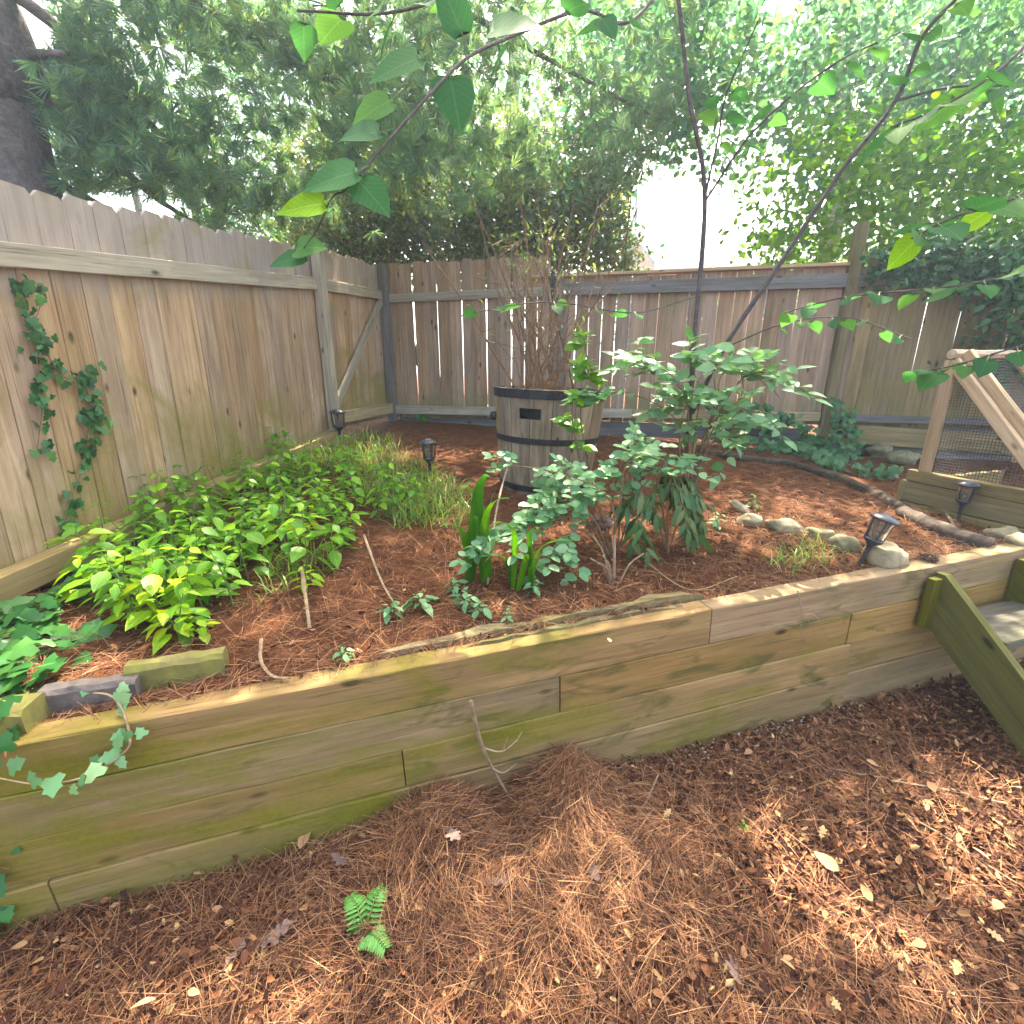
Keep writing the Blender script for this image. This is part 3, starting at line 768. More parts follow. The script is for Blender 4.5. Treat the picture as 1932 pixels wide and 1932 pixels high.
# ------------------------------------------------------------------ barrel planter
BC = Vector((0.235, 3.42, 0)); BC.z = 0.71
barrel = thing('barrel_planter', 'weathered wooden barrel with black hoops and a handle slot, planted with a bare shrub', 'planter', BC)
BH, RB, RT = 0.72, 0.305, 0.385
NST = 16
tiltM = Matrix.Rotation(R(2.2), 3, 'Y') 
def brad(z): return RB + (RT - RB) * min(1, (z / BH)) ** 0.7
def bp(a, r, z): return BC + tiltM @ Vector((r * math.cos(a), r * math.sin(a), z))
slot_c = math.atan2(-1, -0.42)
front_k = None
for k in range(NST):
    a0 = 2 * math.pi * k / NST + slot_c; a1 = a0 + 2 * math.pi / NST
    g = 0.006
    mb = MB()
    zs = [0, 0.12, 0.27, 0.42, 0.535, 0.605, 0.635, 0.72]
    dr = random.uniform(-0.003, 0.003)
    for z in zs:
        r = brad(z) + dr
        for (a, rr) in ((a0 + g, r), ((a0 + a1) / 2, r + 0.002), (a1 - g, r), (a1 - g, r - 0.028), (a0 + g, r - 0.028)):
            mb.v.append(tuple(bp(a, rr, z)))
    for i in range(len(zs) - 1):
        for q in range(5):
            q2 = (q + 1) % 5
            # the hand slot is cut through the two staves that meet at its middle
            mb.f.append((i * 5 + q, i * 5 + q2, (i + 1) * 5 + q2, (i + 1) * 5 + q))
    if k in (0, NST - 1):
        cut = 4
        half = 0 if k == 0 else 1
        mb.f = [f for f in mb.f if not ((cut * 5 <= min(f)) and max(f) < (cut + 2) * 5 and min(f) // 5 == cut and (set(i % 5 for i in f) == ({0, 1} if k == 0 else {1, 2})))]
        mb.f = [f for f in mb.f if not (min(f) // 5 == cut and max(f) < (cut + 2) * 5 and set(i % 5 for i in f) == ({0, 4} if k == 0 else {2, 3}))]
        # inner back of the slot
        mb.f = [f for f in mb.f if not (min(f) // 5 == cut and set(i % 5 for i in f) in ({3, 4},))]
    mb.f.append((0, 1, 2, 3, 4)); m5 = (len(zs) - 1) * 5
    mb.f.append((m5 + 4, m5 + 3, m5 + 2, m5 + 1, m5))
    # mesh in a frame whose X runs up the stave
    org = bp((a0 + a1) / 2, brad(0.3), 0)
    x = (tiltM @ Vector((0, 0, 1))); y = (tiltM @ Vector((-math.sin((a0 + a1) / 2), math.cos((a0 + a1) / 2), 0))); zz = x.cross(y)
    M = Matrix((x, y, zz)).transposed().to_4x4(); M.translation = org
    Mi = M.inverted()
    me = bpy.data.meshes.new('stave'); me.from_pydata([Mi @ Vector(v) for v in mb.v], [], mb.f); me.update(); me.materials.append(M_stave)
    part('stave', me, barrel, M)
def hoop(z0, z1, out, name):
    mb = MB()
    prof = [(brad(z0) + 0.001, z0), (brad(z0) + out, z0), (brad(z1) + out, z1), (brad(z1) + 0.001, z1)]
    mb.lathe(prof, 48)
    mb.v = [tuple(BC + tiltM @ Vector(v)) for v in mb.v]
    return mb.build(name, M_iron, barrel, smooth=False)
hoop(0.665, 0.722, 0.008, 'hoop'); hoop(0.375, 0.415, 0.006, 'hoop'); hoop(0.05, 0.09, 0.006, 'hoop')
mb = MB(); mb.lathe([(RT + 0.006, 0.722), (RT - 0.03, 0.724), (RT - 0.03, 0.66)], 48); mb.v = [tuple(BC + tiltM @ Vector(v)) for v in mb.v]; mb.build('rim', M_iron, barrel)
mb = MB(); mb.lathe([(RT - 0.03, 0.66), (0.2, 0.675), (0.0001, 0.70)], 32); mb.v = [tuple(BC + tiltM @ Vector(v)) for v in mb.v]; mb.build('potting_soil', M_soil, barrel)
mb = MB(); mb.tube([bp(math.pi + 0.18, RT - 0.01, 0.53), bp(math.pi + 0.18, RT + 0.025, 0.53)], [0.03, 0.026], 10); mb.build('drain_plug', M_iron, barrel)
# black ring standing in for the shade inside the slot
mb = MB(); mb.lathe([(brad(0.5) - 0.10, 0.45), (brad(0.66) - 0.10, 0.66)], 32); mb.v = [tuple(BC + tiltM @ Vector(v)) for v in mb.v]; mb.build('slot_shade', M_iron, barrel)

# ------------------------------------------------------------------ solar lights
def make_light():
    root = thing('solar_light', 'x', 'garden light', (0, 0, 0), 'solar path lights in the raised bed')
    mb = MB(); mb.lathe([(0.0005, 0.30), (0.03, 0.299), (0.052, 0.290), (0.066, 0.278), (0.068, 0.272), (0.064, 0.268), (0.03, 0.268), (0.0005, 0.268)], 28)
    mb.build('cap', M_black, root, (0, 0, 0), smooth=True)
    mb = MB(); mb.box((0, 0.0, 0.302), (0.038, 0.038, 0.006)); mb.build('solar_panel', M_panel, root, (0, 0, 0))
    mb = MB(); mb.lathe([(0.046, 0.267), (0.040, 0.165), (0.038, 0.165), (0.044, 0.266)], 20); mb.build('lens', M_lens, root, (0, 0, 0), smooth=True)
    for k in range(4):
        a = k * math.pi / 2 + 0.5
        mb = MB(); mb.tube([(0.049 * math.cos(a), 0.049 * math.sin(a), 0.268), (0.043 * math.cos(a), 0.043 * math.sin(a), 0.160)], 0.0045, 5)
        mb.build('rib', M_black, root, (0, 0, 0))
    mb = MB(); mb.lathe([(0.0005, 0.167), (0.044, 0.167), (0.044, 0.155), (0.024, 0.138), (0.014, 0.125), (0.011, 0.10), (0.010, -0.08), (0.002, -0.12)], 16); mb.build('stake', M_black, root, (0, 0, 0), smooth=True)
    mb = MB(); mb.lathe([(0.0005, 0.19), (0.01, 0.186), (0.011, 0.17), (0.0005, 0.168)], 10); mb.build('bulb', M_trim, root, (0, 0, 0), smooth=True)
    return root
def dup(root):
    r = root.copy(); COL.objects.link(r)
    for ch in list(root.children):
        c = ch.copy(); COL.objects.link(c); c.parent = r
    return r
light0 = make_light()
lights = [
    ((812, 905), 1.0, 0, 0, 'black solar light between the weeds and the barrel planter'),
    ((1618, 1070), 0.9, 12, -12, 'tilted black solar light with a pale panel on its cap, beside the big smooth stone'),
    ((643, 842), 1.15, 0, 0, 'black solar light in front of the fence post, half hidden by grass'),
    ((1197, 958), 0.95, 0, 0, 'solar light almost hidden in the grey-green shrub, only its cap showing'),
    ((1806, 985), 0.82, 0, 0, 'solar light standing against the side boards of the planter box')]
for i, (px, s, rx, ry, lab) in enumerate(lights):
    o = light0 if i == 0 else dup(light0)
    o.location = G(*px); o.rotation_euler = (R(rx), R(-ry), i * 0.7)
    o.scale = (s, s, s); o['label'] = lab
    if i == 0: pass

# ------------------------------------------------------------------ stones, blocks, logs
def stone(px, size, mat, label, name='stone', group=None, rot=(0, 0, 0), sink=0.35, seed=0, low=False, flat=1.0):
    g = G(px[0], px[1], low)
    mb = MB()
    nu, nv = 22, 14
    for j in range(nv + 1):
        th = math.pi * j / nv
        for i in range(nu):
            ph = 2 * math.pi * i / nu
            v = Vector((math.sin(th) * math.cos(ph), math.sin(th) * math.sin(ph), math.cos(th)))
            k = 1 + 0.34 * mnoise.noise(v * 1.3 + Vector((seed * 3.1, 0, 0))) + 0.12 * mnoise.noise(v * 4 + Vector((0, seed, 0)))
            e = 0.86
            v = Vector([math.copysign(abs(c) ** e, c) for c in v]) * k
            mb.v.append((v.x * size[0] / 2, v.y * size[1] / 2, v.z * size[2] / 2))
    for j in range(nv):
        for i in range(nu):
            i2 = (i + 1) % nu
            mb.f.append((j * nu + i, (j + 1) * nu + i, (j + 1) * nu + i2, j * nu + i2))
    o = link(name, mb.mesh(name, smooth=True), g + Vector((0, 0, size[2] * (0.5 - sink))))
    o.data.materials.append(mat)
    o.rotation_euler = rot
    return tag(o, label, 'stone', group)
stone((1668, 1065), (0.19, 0.15, 0.13), M_stone, 'largest smooth tan stone, beside the tilted solar light', seed=1, sink=0.2, rot=(0, 0.1, 0.4))
stone((1592, 1035), (0.14, 0.12, 0.10), M_moss_stone, 'greyish round stone just behind the tilted solar light', seed=2, sink=0.3)
stone((1545, 1012), (0.16, 0.12, 0.08), M_moss_stone, 'low moss-covered stone in the middle of the stone row', seed=3, sink=0.4)
stone((1482, 1000), (0.20, 0.13, 0.08), M_stone, 'flat pale stone, second from the left end of the stone row', seed=4, sink=0.3, rot=(0.15, 0.1, -0.3))
stone((1415, 988), (0.13, 0.11, 0.08), M_stone, 'small pale stone at the left end of the stone row', seed=5, sink=0.3)
stone((1395, 965), (0.15, 0.07, 0.05), M_stone, 'thin flat stone tipped up behind the small pale stone', seed=6, sink=0.0, rot=(0, 0.6, -0.35))
stone((1892, 1018), (0.16, 0.13, 0.10), M_stone, 'tan stone at the foot of the planter box beside the steps', seed=7, sink=0.3)
stone((1925, 1035), (0.15, 0.12, 0.09), M_stone, 'pinkish tan stone at the right edge above the steps', seed=8, sink=0.2)
stone((1700, 875), (0.28, 0.16, 0.16), M_moss_stone, 'dark stone under the kick board of the back fence', seed=9, sink=0.2)
stone((1655, 860), (0.22, 0.16, 0.15), M_moss_stone, 'dark rounded stone under the fence beside the ivy clump', seed=10, sink=0.2)

def block(px, ln, h, dp, ang, mat, label, sink=0.03):
    g = G(*px)
    root = link('concrete_block', None, g)
    bpy.data.objects.remove(root)
    me = bar_mesh('concrete_block', ln, h, dp, mat, n=8, jit=0.004, cham=0.012)
    o = link('concrete_block', me, g + Vector((0, 0, h / 2 - sink)))
    x = Vector((math.cos(ang), math.sin(ang), 0)); y = Vector((0, 0, 1)); z = x.cross(y)
    M = Matrix((x, y, z)).transposed().to_4x4(); M.translation = o.location
    o.matrix_local = M
    return tag(o, label, 'block', 'edging blocks behind the wall')
block((252, 1302), 0.27, 0.125, 0.06, R(17), M_block, 'tan concrete block with a bright green mossy top, behind the wall')
block((92, 1340), 0.25, 0.10, 0.06, R(14), M_darkblock, 'dark wet-looking concrete block under the ivy, left of the mossy block', 0.02)
block((-95, 1395), 0.22, 0.11, 0.10, R(12), M_block, 'mossy concrete block cut off by the left edge of the photo', 0.02)

def log(pxs, rads, label):
    pts = [G(*p) + Vector((0, 0, r * 0.55)) for p, r in zip(pxs, rads)]
    # resample
    out, rr = [], []
    for i in range(len(pts) - 1):
        for k in range(5):
            t = k / 5; out.append(pts[i].lerp(pts[i + 1], t) + Vector((0, 0, random.uniform(-0.004, 0.004)))); rr.append(rads[i] * (1 - t) + rads[i + 1] * t)
    out.append(pts[-1]); rr.append(rads[-1])
    mb = MB(); mb.tube(out, rr, 9, True, 0.1)
    o = mb.build('edging_log', M_log, None, smooth=True)
    return tag(o, label, 'log', 'dark logs edging the bed')
log([(1318, 852), (1400, 868), (1495, 878)], [0.03, 0.034, 0.03], 'short dark edging log behind the shrub, nearest the barrel')
log([(1500, 882), (1580, 905), (1650, 935), (1700, 965)], [0.03, 0.033, 0.035, 0.033], 'dark edging log curving down in the middle of its row')
log([(1700, 972), (1755, 1000), (1820, 1026), (1868, 1040)], [0.04, 0.045, 0.046, 0.045], 'thick dark edging log beside the planter box, ending near the steps')

# ------------------------------------------------------------------ leaf shapes
def leaf_tmpl(ln=1.0, wd=0.5, prof=((0, 0.0), (0.12, 0.6), (0.35, 1.0), (0.62, 0.8), (0.85, 0.36), (1, 0.0)), fold=0.16, bend=0.2):
    """unit leaf along X: midrib low, sides raised (fold), tip drooping (bend); triangles"""
    V, Fc = [], []
    V.append((0, 0, 0))
    rows = []
    for x, w in prof[1:-1]:
        zb = -bend * x * x
        i = len(V)
        V.append((x * ln, -w * wd / 2, zb + fold * w * wd * 0.5)); V.append((x * ln, 0, zb)); V.append((x * ln, w * wd / 2, zb + fold * w * wd * 0.5))
        rows.append(i)
    V.append((ln, 0, -bend)); tip = len(V) - 1
    a = rows[0]; Fc += [(0, a, a + 1), (0, a + 1, a + 2)]
    for p, q in zip(rows[:-1], rows[1:]):
        for s_ in (0, 1):
            Fc += [(p + s_, q + s_, q + s_ + 1), (p + s_, q + s_ + 1, p + s_ + 1)]
    z = rows[-1]; Fc += [(z, tip, z + 1), (z + 1, tip, z + 2)]
    return V, Fc
T_OV = leaf_tmpl(wd=0.56)
T_LANCE = leaf_tmpl(wd=0.30, prof=((0, 0), (0.15, 0.6), (0.4, 1.0), (0.75, 0.6), (1, 0)), bend=0.3)
T_ROUND = leaf_tmpl(wd=0.66, prof=((0, 0), (0.1, 0.6), (0.35, 1.0), (0.65, 0.9), (0.88, 0.5), (1, 0)), bend=0.12)
T_HEART = leaf_tmpl(wd=0.95, prof=((0, 0), (-0.07, 0.55), (0.08, 0.95), (0.35, 1.0), (0.68, 0.62), (0.88, 0.22), (1, 0)), bend=0.15, fold=0.12)
T_SMALL = ([(0, 0, 0), (0.45, -0.3, 0.06), (1, 0, -0.08), (0.45, 0.3, 0.06)], [(0, 1, 2), (0, 2, 3)])
def lobed(out):
    """flat lobed leaf from an outline, fan from its centre, tips bent"""
    V = [(0.45, 0, 0.0)] + [(x, y, -0.16 * (y * y + (x - 0.45) ** 2) + 0.03 * math.sin(9 * x + 5 * y)) for x, y in out]
    n = len(out)
    return V, [(0, 1 + i, 1 + (i + 1) % n) for i in range(n)]
T_IVY = lobed([(0, 0), (-0.12, 0.26), (0.10, 0.50), (0.42, 0.30), (0.60, 0.40), (0.70, 0.22), (1, 0), (0.70, -0.22), (0.60, -0.40), (0.42, -0.30), (0.10, -0.50), (-0.12, -0.26)])
T_OAK = lobed([(-0.12, 0.012), (0.04, 0.04), (0.14, 0.10), (0.19, 0.20), (0.26, 0.21), (0.29, 0.13), (0.36, 0.15), (0.40, 0.30), (0.49, 0.33), (0.53, 0.20), (0.60, 0.17), (0.68, 0.27), (0.75, 0.25), (0.76, 0.14), (0.86, 0.13), (0.97, 0.06), (1.0, -0.03), (0.88, -0.12), (0.79, -0.13), (0.77, -0.25), (0.68, -0.28), (0.62, -0.16), (0.54, -0.19), (0.48, -0.32), (0.40, -0.29), (0.37, -0.15), (0.29, -0.12), (0.25, -0.20), (0.17, -0.18), (0.13, -0.08), (0.04, -0.03), (-0.12, -0.012)])

def tmesh(name, tmpl, size, mat, smooth=True):
    V = np.array(tmpl[0]) * np.asarray(size)
    return np_mesh(name, V, np.array(tmpl[1]), mat, smooth)

class Leaves:
    """collects leaf frames; builds them as single leaf parts sharing meshes, or as one joined part"""
    def __init__(s, tmpl, mat):
        s.t, s.mat, s.P, s.M, s.S = tmpl, mat, [], [], []
    def add(s, p, direction, size, up=Vector((0, 0, 1)), roll=0.0):
        m = frame(Vector(direction), up)
        if roll: m = m @ Matrix.Rotation(roll, 3, 'X')
        s.P.append(Vector(p)); s.M.append(m); s.S.append(size)
    def single(s, root, name='leaf', nmesh=1):
        base = [tmesh(name, s.t, (1, random.uniform(0.85, 1.1), random.uniform(0.6, 1.5)), s.mat) for _ in range(nmesh)]
        org = wloc(root)
        for i, (p, m, sz) in enumerate(zip(s.P, s.M, s.S)):
            o = bpy.data.objects.new(name, base[i % nmesh])
            o.parent = root
            mm = (m * sz).to_4x4(); mm.translation = p - org
            o.matrix_local = mm
            COL.objects.link(o)
    def joined(s, root, name='foliage', stuff=True):
        if not s.P: return None
        org = wloc(root)
        me = stamp(name, s.t, np.array([tuple(p) for p in s.P]), np.array([[list(r) for r in m] for m in s.M]), np.array(s.S), s.mat, tuple(org), True)
        o = link(name, me); o.parent = root
        if stuff: o['kind'] = 'stuff'
        return o

def smooth_path(pts, n=6):
    """Catmull-Rom through points"""
    pts = [Vector(p) for p in pts]
    if len(pts) < 3:
        return [pts[0].lerp(pts[-1], i / n) for i in range(n + 1)]
    P = [pts[0] * 2 - pts[1]] + pts + [pts[-1] * 2 - pts[-2]]
    out = []
    for i in range(1, len(P) - 2):
        for k in range(n):
            t = k / n
            a, b, c, d_ = P[i - 1], P[i], P[i + 1], P[i + 2]
            out.append(0.5 * ((2 * b) + (c - a) * t + (2 * a - 5 * b + 4 * c - d_) * t * t + (3 * b - a - 3 * c + d_) * t ** 3))
    out.append(pts[-1])
    return out

def taper(n, r0, r1): return [r0 + (r1 - r0) * i / (n - 1) for i in range(n)]
def rv(s=1.0): return Vector((random.uniform(-s, s), random.uniform(-s, s), random.uniform(-s, s)))

# ------------------------------------------------------------------ litter: pine straw, leaf litter, gravel
def flow(X, Y):
    return 2.6 * n2(X, Y, 1.1, 20) * math.pi + 0.6
def scatter_needles(name, n, region, fn, label, lift=0.012, lens=(0.07, 0.17), spread=0.9, wid=0.0012):
    P = []
    while len(P) < n:
        X, Y = region()
        P.append((X, Y))
    TV = [(-0.5, -0.5, 0.0), (-0.5, 0.5, 0.0), (0.0, -0.5, 0.07), (0.0, 0.5, 0.07), (0.5, -0.4, 0.02), (0.5, 0.4, 0.02)]
    TF = [(0, 2, 3, 1), (2, 4, 5, 3)]
    ang = np.array([flow(x, y) for x, y in P]) + RNG.normal(size=n) * spread
    pitch = RNG.normal(size=n) * 0.16
    bend = RNG.normal(size=n) * 0.9
    x = np.stack([np.cos(ang) * np.cos(pitch), np.sin(ang) * np.cos(pitch), np.sin(pitch)], 1)
    z = np.zeros((n, 3)); z[:, 2] = 1; z += RNG.normal(size=(n, 3)) * 0.5
    z -= (z * x).sum(1, keepdims=True) * x; z /= np.linalg.norm(z, axis=1, keepdims=True)
    y = np.cross(z, x)
    Rm = np.stack([x, y, z], 2)
    ln = RNG.uniform(lens[0], lens[1], n)
    S = np.stack([ln, np.full(n, wid) * RNG.uniform(0.7, 1.3, n), ln * RNG.uniform(0.3, 1.8, n)], 1)
    Pz = np.array([(x_, y_, fn(x_, y_)) for x_, y_ in P]); Pz[:, 2] += RNG.uniform(0.0, lift, n) + 0.003
    me = stamp(name, (TV, TF), Pz, Rm, S, M_needle)
    return tag(link(name, me), label, None, None, 'stuff')

def lower_region():
    while True:
        r = random.uniform(-1.6, 3.2); s = -random.random() ** 0.8 * 2.0 + 0.0
        p = W0 + WD * r + WN * s
        if p.y < 0.15 or abs(p.x) > 1.25 * p.y + 0.9: continue
        if n2(p.x, p.y, 2.2, 31) + 0.25 * (0.6 - p.x) < -0.25 and random.random() < 0.75: continue
        return p.x, p.y
def mound_region():
    while True:
        X, Y = random.gauss(0.0, 0.32), random.gauss(1.22, 0.16)
        if sr(X, Y)[0] < -0.01: return X, Y
def bed_region():
    while True:
        r = random.uniform(-2.1, 4.0); s = 0.085 + random.random() ** 1.6 * 3.6
        p = W0 + WD * r + WN * s
        if p.x < -2.55 + 0.19 * p.y: continue
        if s > 1.1 and random.random() < 0.5: continue
        return p.x, p.y
scatter_needles('pine_straw', 44000, lower_region, low_z, 'fallen brown pine needles spread over the lower ground', lift=0.028, spread=1.5)
scatter_needles('pine_straw', 12000, mound_region, low_z, 'heaped pine needles banked against the foot of the timber wall', lift=0.05, spread=0.7)
scatter_needles('pine_straw', 24000, bed_region, bed_z, 'fallen orange-brown pine needles mulching the raised bed', lift=0.018)

def scatter_frags(name, n, region, fn, label, mat, tmpl, sizes, lift=0.01):
    P = [region() for _ in range(n)]
    Rm = rand_rot(n, 1.3)
    Pz = np.array([(x_, y_, fn(x_, y_)) for x_, y_ in P]); Pz[:, 2] += RNG.uniform(0.002, lift, n)
    s_ = RNG.uniform(sizes[0], sizes[1], n) ** 1.0
    S = np.stack([s_, s_ * RNG.uniform(0.6, 1.1, n), s_ * RNG.uniform(-3, 3, n)], 1)
    me = stamp(name, tmpl, Pz, Rm, S, mat)
    return tag(link(name, me), label, None, None, 'stuff')
def frag_low():
    while True:
        r = random.uniform(-1.6, 3.2); s = -random.random() ** 0.8 * 2.0
        p = W0 + WD * r + WN * s
        if p.y < 0.15 or abs(p.x) > 1.25 * p.y + 0.9: continue
        if p.x < 0.3 and random.random() < 0.3: continue
        return p.x, p.y
T_CURL = ([(0, 0, 0), (0.35, -0.28, 0.10), (0.5, 0.0, 0.0), (0.35, 0.3, 0.12), (0.8, -0.2, 0.13), (0.8, 0.2, 0.1), (1.0, 0.0, 0.06)], [(0, 1, 2), (0, 2, 3), (1, 4, 2), (2, 5, 3), (2, 4, 6), (2, 6, 5)])
scatter_frags('leaf_litter', 36000, frag_low, low_z, 'small curled brown leaves covering the lower ground', M_frag, T_CURL, (0.008, 0.038), 0.034)
scatter_frags('leaf_litter', 6000, bed_region, bed_z, 'small dry leaf scraps on the raised bed', M_frag, T_CURL, (0.008, 0.03), 0.015)
def gravel_region():
    while True:
        r = random.gauss(1.0, 0.45); s = -abs(random.gauss(0, 0.08)) - 0.005
        if -0.2 < r < 2.0:
            p = W0 + WD * r + WN * s; return p.x, p.y
T_PEB = ([(1, 0, 0), (-1, 0, 0), (0, 1, 0), (0, -1, 0), (0, 0, 0.7), (0, 0, -0.7)], [(0, 2, 4), (2, 1, 4), (1, 3, 4), (3, 0, 4), (2, 0, 5), (1, 2, 5), (3, 1, 5), (0, 3, 5)])
n = 420
P = np.array([(*p, low_z(*p) + random.uniform(0.0, 0.022)) for p in (gravel_region() for _ in range(n))])
tag(link('gravel', stamp('gravel', T_PEB, P, rand_rot(n, 1), RNG.uniform(0.003, 0.008, n), M_gravel)), 'pale gravel scattered along the foot of the timber wall', None, None, 'stuff')

# single large fallen leaves
lm_tan = tmesh('fallen_leaf', T_OV, (1, 0.95, 1), M_tanleaf); lm_oak = tmesh('fallen_leaf', T_OAK, (1, 0.9, 1.2), M_greyleaf); lm_oakt = tmesh('fallen_leaf', T_OAK, (1, 0.9, 1.2), M_tanleaf)
def fallen(px, size, me, label, group, low=True, mat=None, ang=None, lift=0.042):
    g = G(px[0], px[1], low) + Vector((0, 0, lift))
    o = link('fallen_leaf', me, g)
    o.rotation_euler = (random.uniform(-0.6, 0.6), random.uniform(-0.45, 0.3), random.uniform(0, 6.3) if ang is None else ang)
    o.scale = (size,) * 3
    return tag(o, label, 'leaf', group)
GL = 'fallen leaves on the lower ground'
fallen((1578, 1662), 0.075, lm_tan, 'large yellow-tan oval leaf lying alone on the brown litter', GL, ang=2.2)
fallen((568, 1620), 0.075, lm_tan, 'pale cream leaf at the foot of the timber wall', GL, ang=1.4)
fallen((785, 1735), 0.06, lm_tan, 'orange-tan leaf lying beside a grey oak leaf', GL, ang=0.9)
fallen((410, 1590), 0.05, lm_tan, 'small yellow leaf at the wall foot, left of the cream leaf', GL)
for px, s_ in (((765, 1690), 0.12), ((980, 1665), 0.12), ((560, 1755), 0.12), ((430, 1840), 0.10), ((1385, 1880), 0.10), ((370, 1620), 0.08), ((660, 1650), 0.07), ((840, 1580), 0.08), ((1110, 1640), 0.08), ((950, 1600), 0.08)):
    fallen(px, s_, lm_oak, 'greyish dead oak leaf ' + ('on the heaped straw under the wall' if px[0] > 800 and px[1] < 1700 else 'on the flat straw left of the heap' if px[0] < 800 else 'alone on the straw near the bottom edge'), GL)
for px in ((60, 1800), (90, 1830), (1450, 1480), (1365, 1470), (1320, 1550), (1760, 1510), (1700, 1505), (1460, 1545), (1805, 1590), (1860, 1640), (1690, 1650), (1740, 1800), (1690, 1835), (1800, 1830), (1560, 1900), (1495, 1850), (1850, 1770), (1220, 1640), (1900, 1500), (1630, 1450), (1415, 1430), (1545, 1600), (1250, 1560), (680, 1590), (1130, 1840), (360, 1890), (300, 1905), (1640, 1720), (1880, 1720), (1720, 1440)):
    fallen(px, random.uniform(0.03, 0.055), random.choice((lm_tan, lm_tan, lm_oakt)), 'small tan leaf on the litter ' + ('in the lower left corner' if px[0] < 700 else 'by the foot of the wall at the right' if px[1] < 1530 else 'near the foot of the steps' if px[0] > 1740 else 'in the middle of the lower right ground'), GL)
for px in ((670, 1235), (1150, 1218), (1505, 905), (1560, 915), (1440, 955), (1620, 940), (1745, 1060), (1700, 1075)):
    fallen(px, random.uniform(0.03, 0.05), lm_tan, 'small tan leaf on the raised bed ' + ('behind the left half of the wall' if px[0] < 1300 else 'between the tilted light and the planter box' if px[0] > 1690 else 'between the stone row and the edging logs'), 'fallen leaves on the raised bed', low=False, lift=0.015)

# ------------------------------------------------------------------ sticks
def stick(pts, r0, r1, label, mat=M_twig, group=None, side=(), name='twig'):
    root = thing(name, label, 'twig', pts[0], group)
    pth = smooth_path(pts, 6)
    mb = MB(); mb.tube(pth, taper(len(pth), r0, r1), 5, True, 0.12); mb.build('stem', mat, root)
    for sp_ in side:
        q = smooth_path(sp_, 5); mb = MB(); mb.tube(q, taper(len(q), r1 * 1.1, r1 * 0.35), 4); mb.build('side_shoot', mat, root)
    return root
w_ = lambda x, y, o=0.03: on_wall(x, y, o)
stick([w_(888, 1322), w_(905, 1395), w_(930, 1450), w_(960, 1500, 0.06), G(985, 1535, True) + Vector((0, 0, 0.03))], 0.008, 0.004, 'bare forked twig leaning on the middle of the timber wall',
      side=[[w_(915, 1412), w_(945, 1418, 0.05), w_(972, 1400, 0.06), w_(985, 1380, 0.06)], [w_(930, 1450), w_(950, 1458, 0.06), w_(975, 1440, 0.07)], [w_(958, 1495, 0.06), w_(1000, 1478, 0.05), w_(1045, 1468, 0.05)], [w_(950, 1415, 0.05), w_(958, 1390, 0.05)]])
gl = lambda x, y, h=0.03: G(x, y, True) + Vector((0, 0, h))
gb = lambda x, y, h=0.02: G(x, y) + Vector((0, 0, h))
stick([gl(1175, 1580), gl(1215, 1530), gl(1240, 1480, 0.05)], 0.005, 0.003, 'grey crooked twig on the ground near the gravel', side=[[gl(1215, 1530), gl(1225, 1545)]])
stick([gl(1640, 1515), gl(1760, 1580), gl(1850, 1640), gl(1945, 1700)], 0.004, 0.003, 'long straight pale stick lying across the lower right litter')
stick([gl(1560, 1460), gl(1620, 1472), gl(1690, 1482)], 0.003, 0.002, 'thin pale stick below the wall near the steps')
stick([gl(1680, 1485), gl(1800, 1505), gl(1900, 1530)], 0.004, 0.003, 'pale split stick lying by the foot of the steps')
stick([gb(690, 1040, 0.08), gb(720, 1110, 0.04), gb(755, 1165, 0.02)], 0.006, 0.003, 'thin straight brown stick poking up from the bed mulch')
stick([gb(497, 1230, 0.05), gb(495, 1262, 0.03), gb(515, 1285, 0.02), gb(548, 1290, 0.02)], 0.006, 0.004, 'curved pale root looping out of the mulch behind the wall')
stick([gb(575, 1115, 0.10), gb(585, 1190, 0.01)], 0.007, 0.006, 'short pale stub of a stem standing below the weeds', name='stub')
stick([gb(1215, 1065), gb(1300, 1120), gb(1390, 1095)], 0.003, 0.002, 'thin twig in the sunny straw below the shrub')
stick([w_(1505, 1115, 0.02), w_(1512, 1150, 0.04), w_(1510, 1200, 0.04)], 0.003, 0.0015, 'thin pale roots dangling over the right part of the wall', side=[[w_(1510, 1140, 0.03), w_(1530, 1180, 0.04), w_(1555, 1235, 0.03)], [w_(1508, 1160, 0.03), w_(1545, 1170, 0.05), w_(1585, 1280, 0.02)]])
stick([gb(970, 920, 0.30), gb(940, 1000, 0.16), gb(920, 1110, 0.02)], 0.007, 0.005, 'slender pale stake leaning between the broad-leaved plants', name='stake')
stick([gb(1770, 955), gb(1790, 985), gb(1810, 1020)], 0.009, 0.006, 'short pale stick stuck at an angle by the planter box')
stick([at(1285, 960, 2.72), at(1297, 900, 2.74), at(1312, 820, 2.76)], 0.014, 0.014, 'straight tan garden stake beside the sapling', mat=M_frame, name='stake')

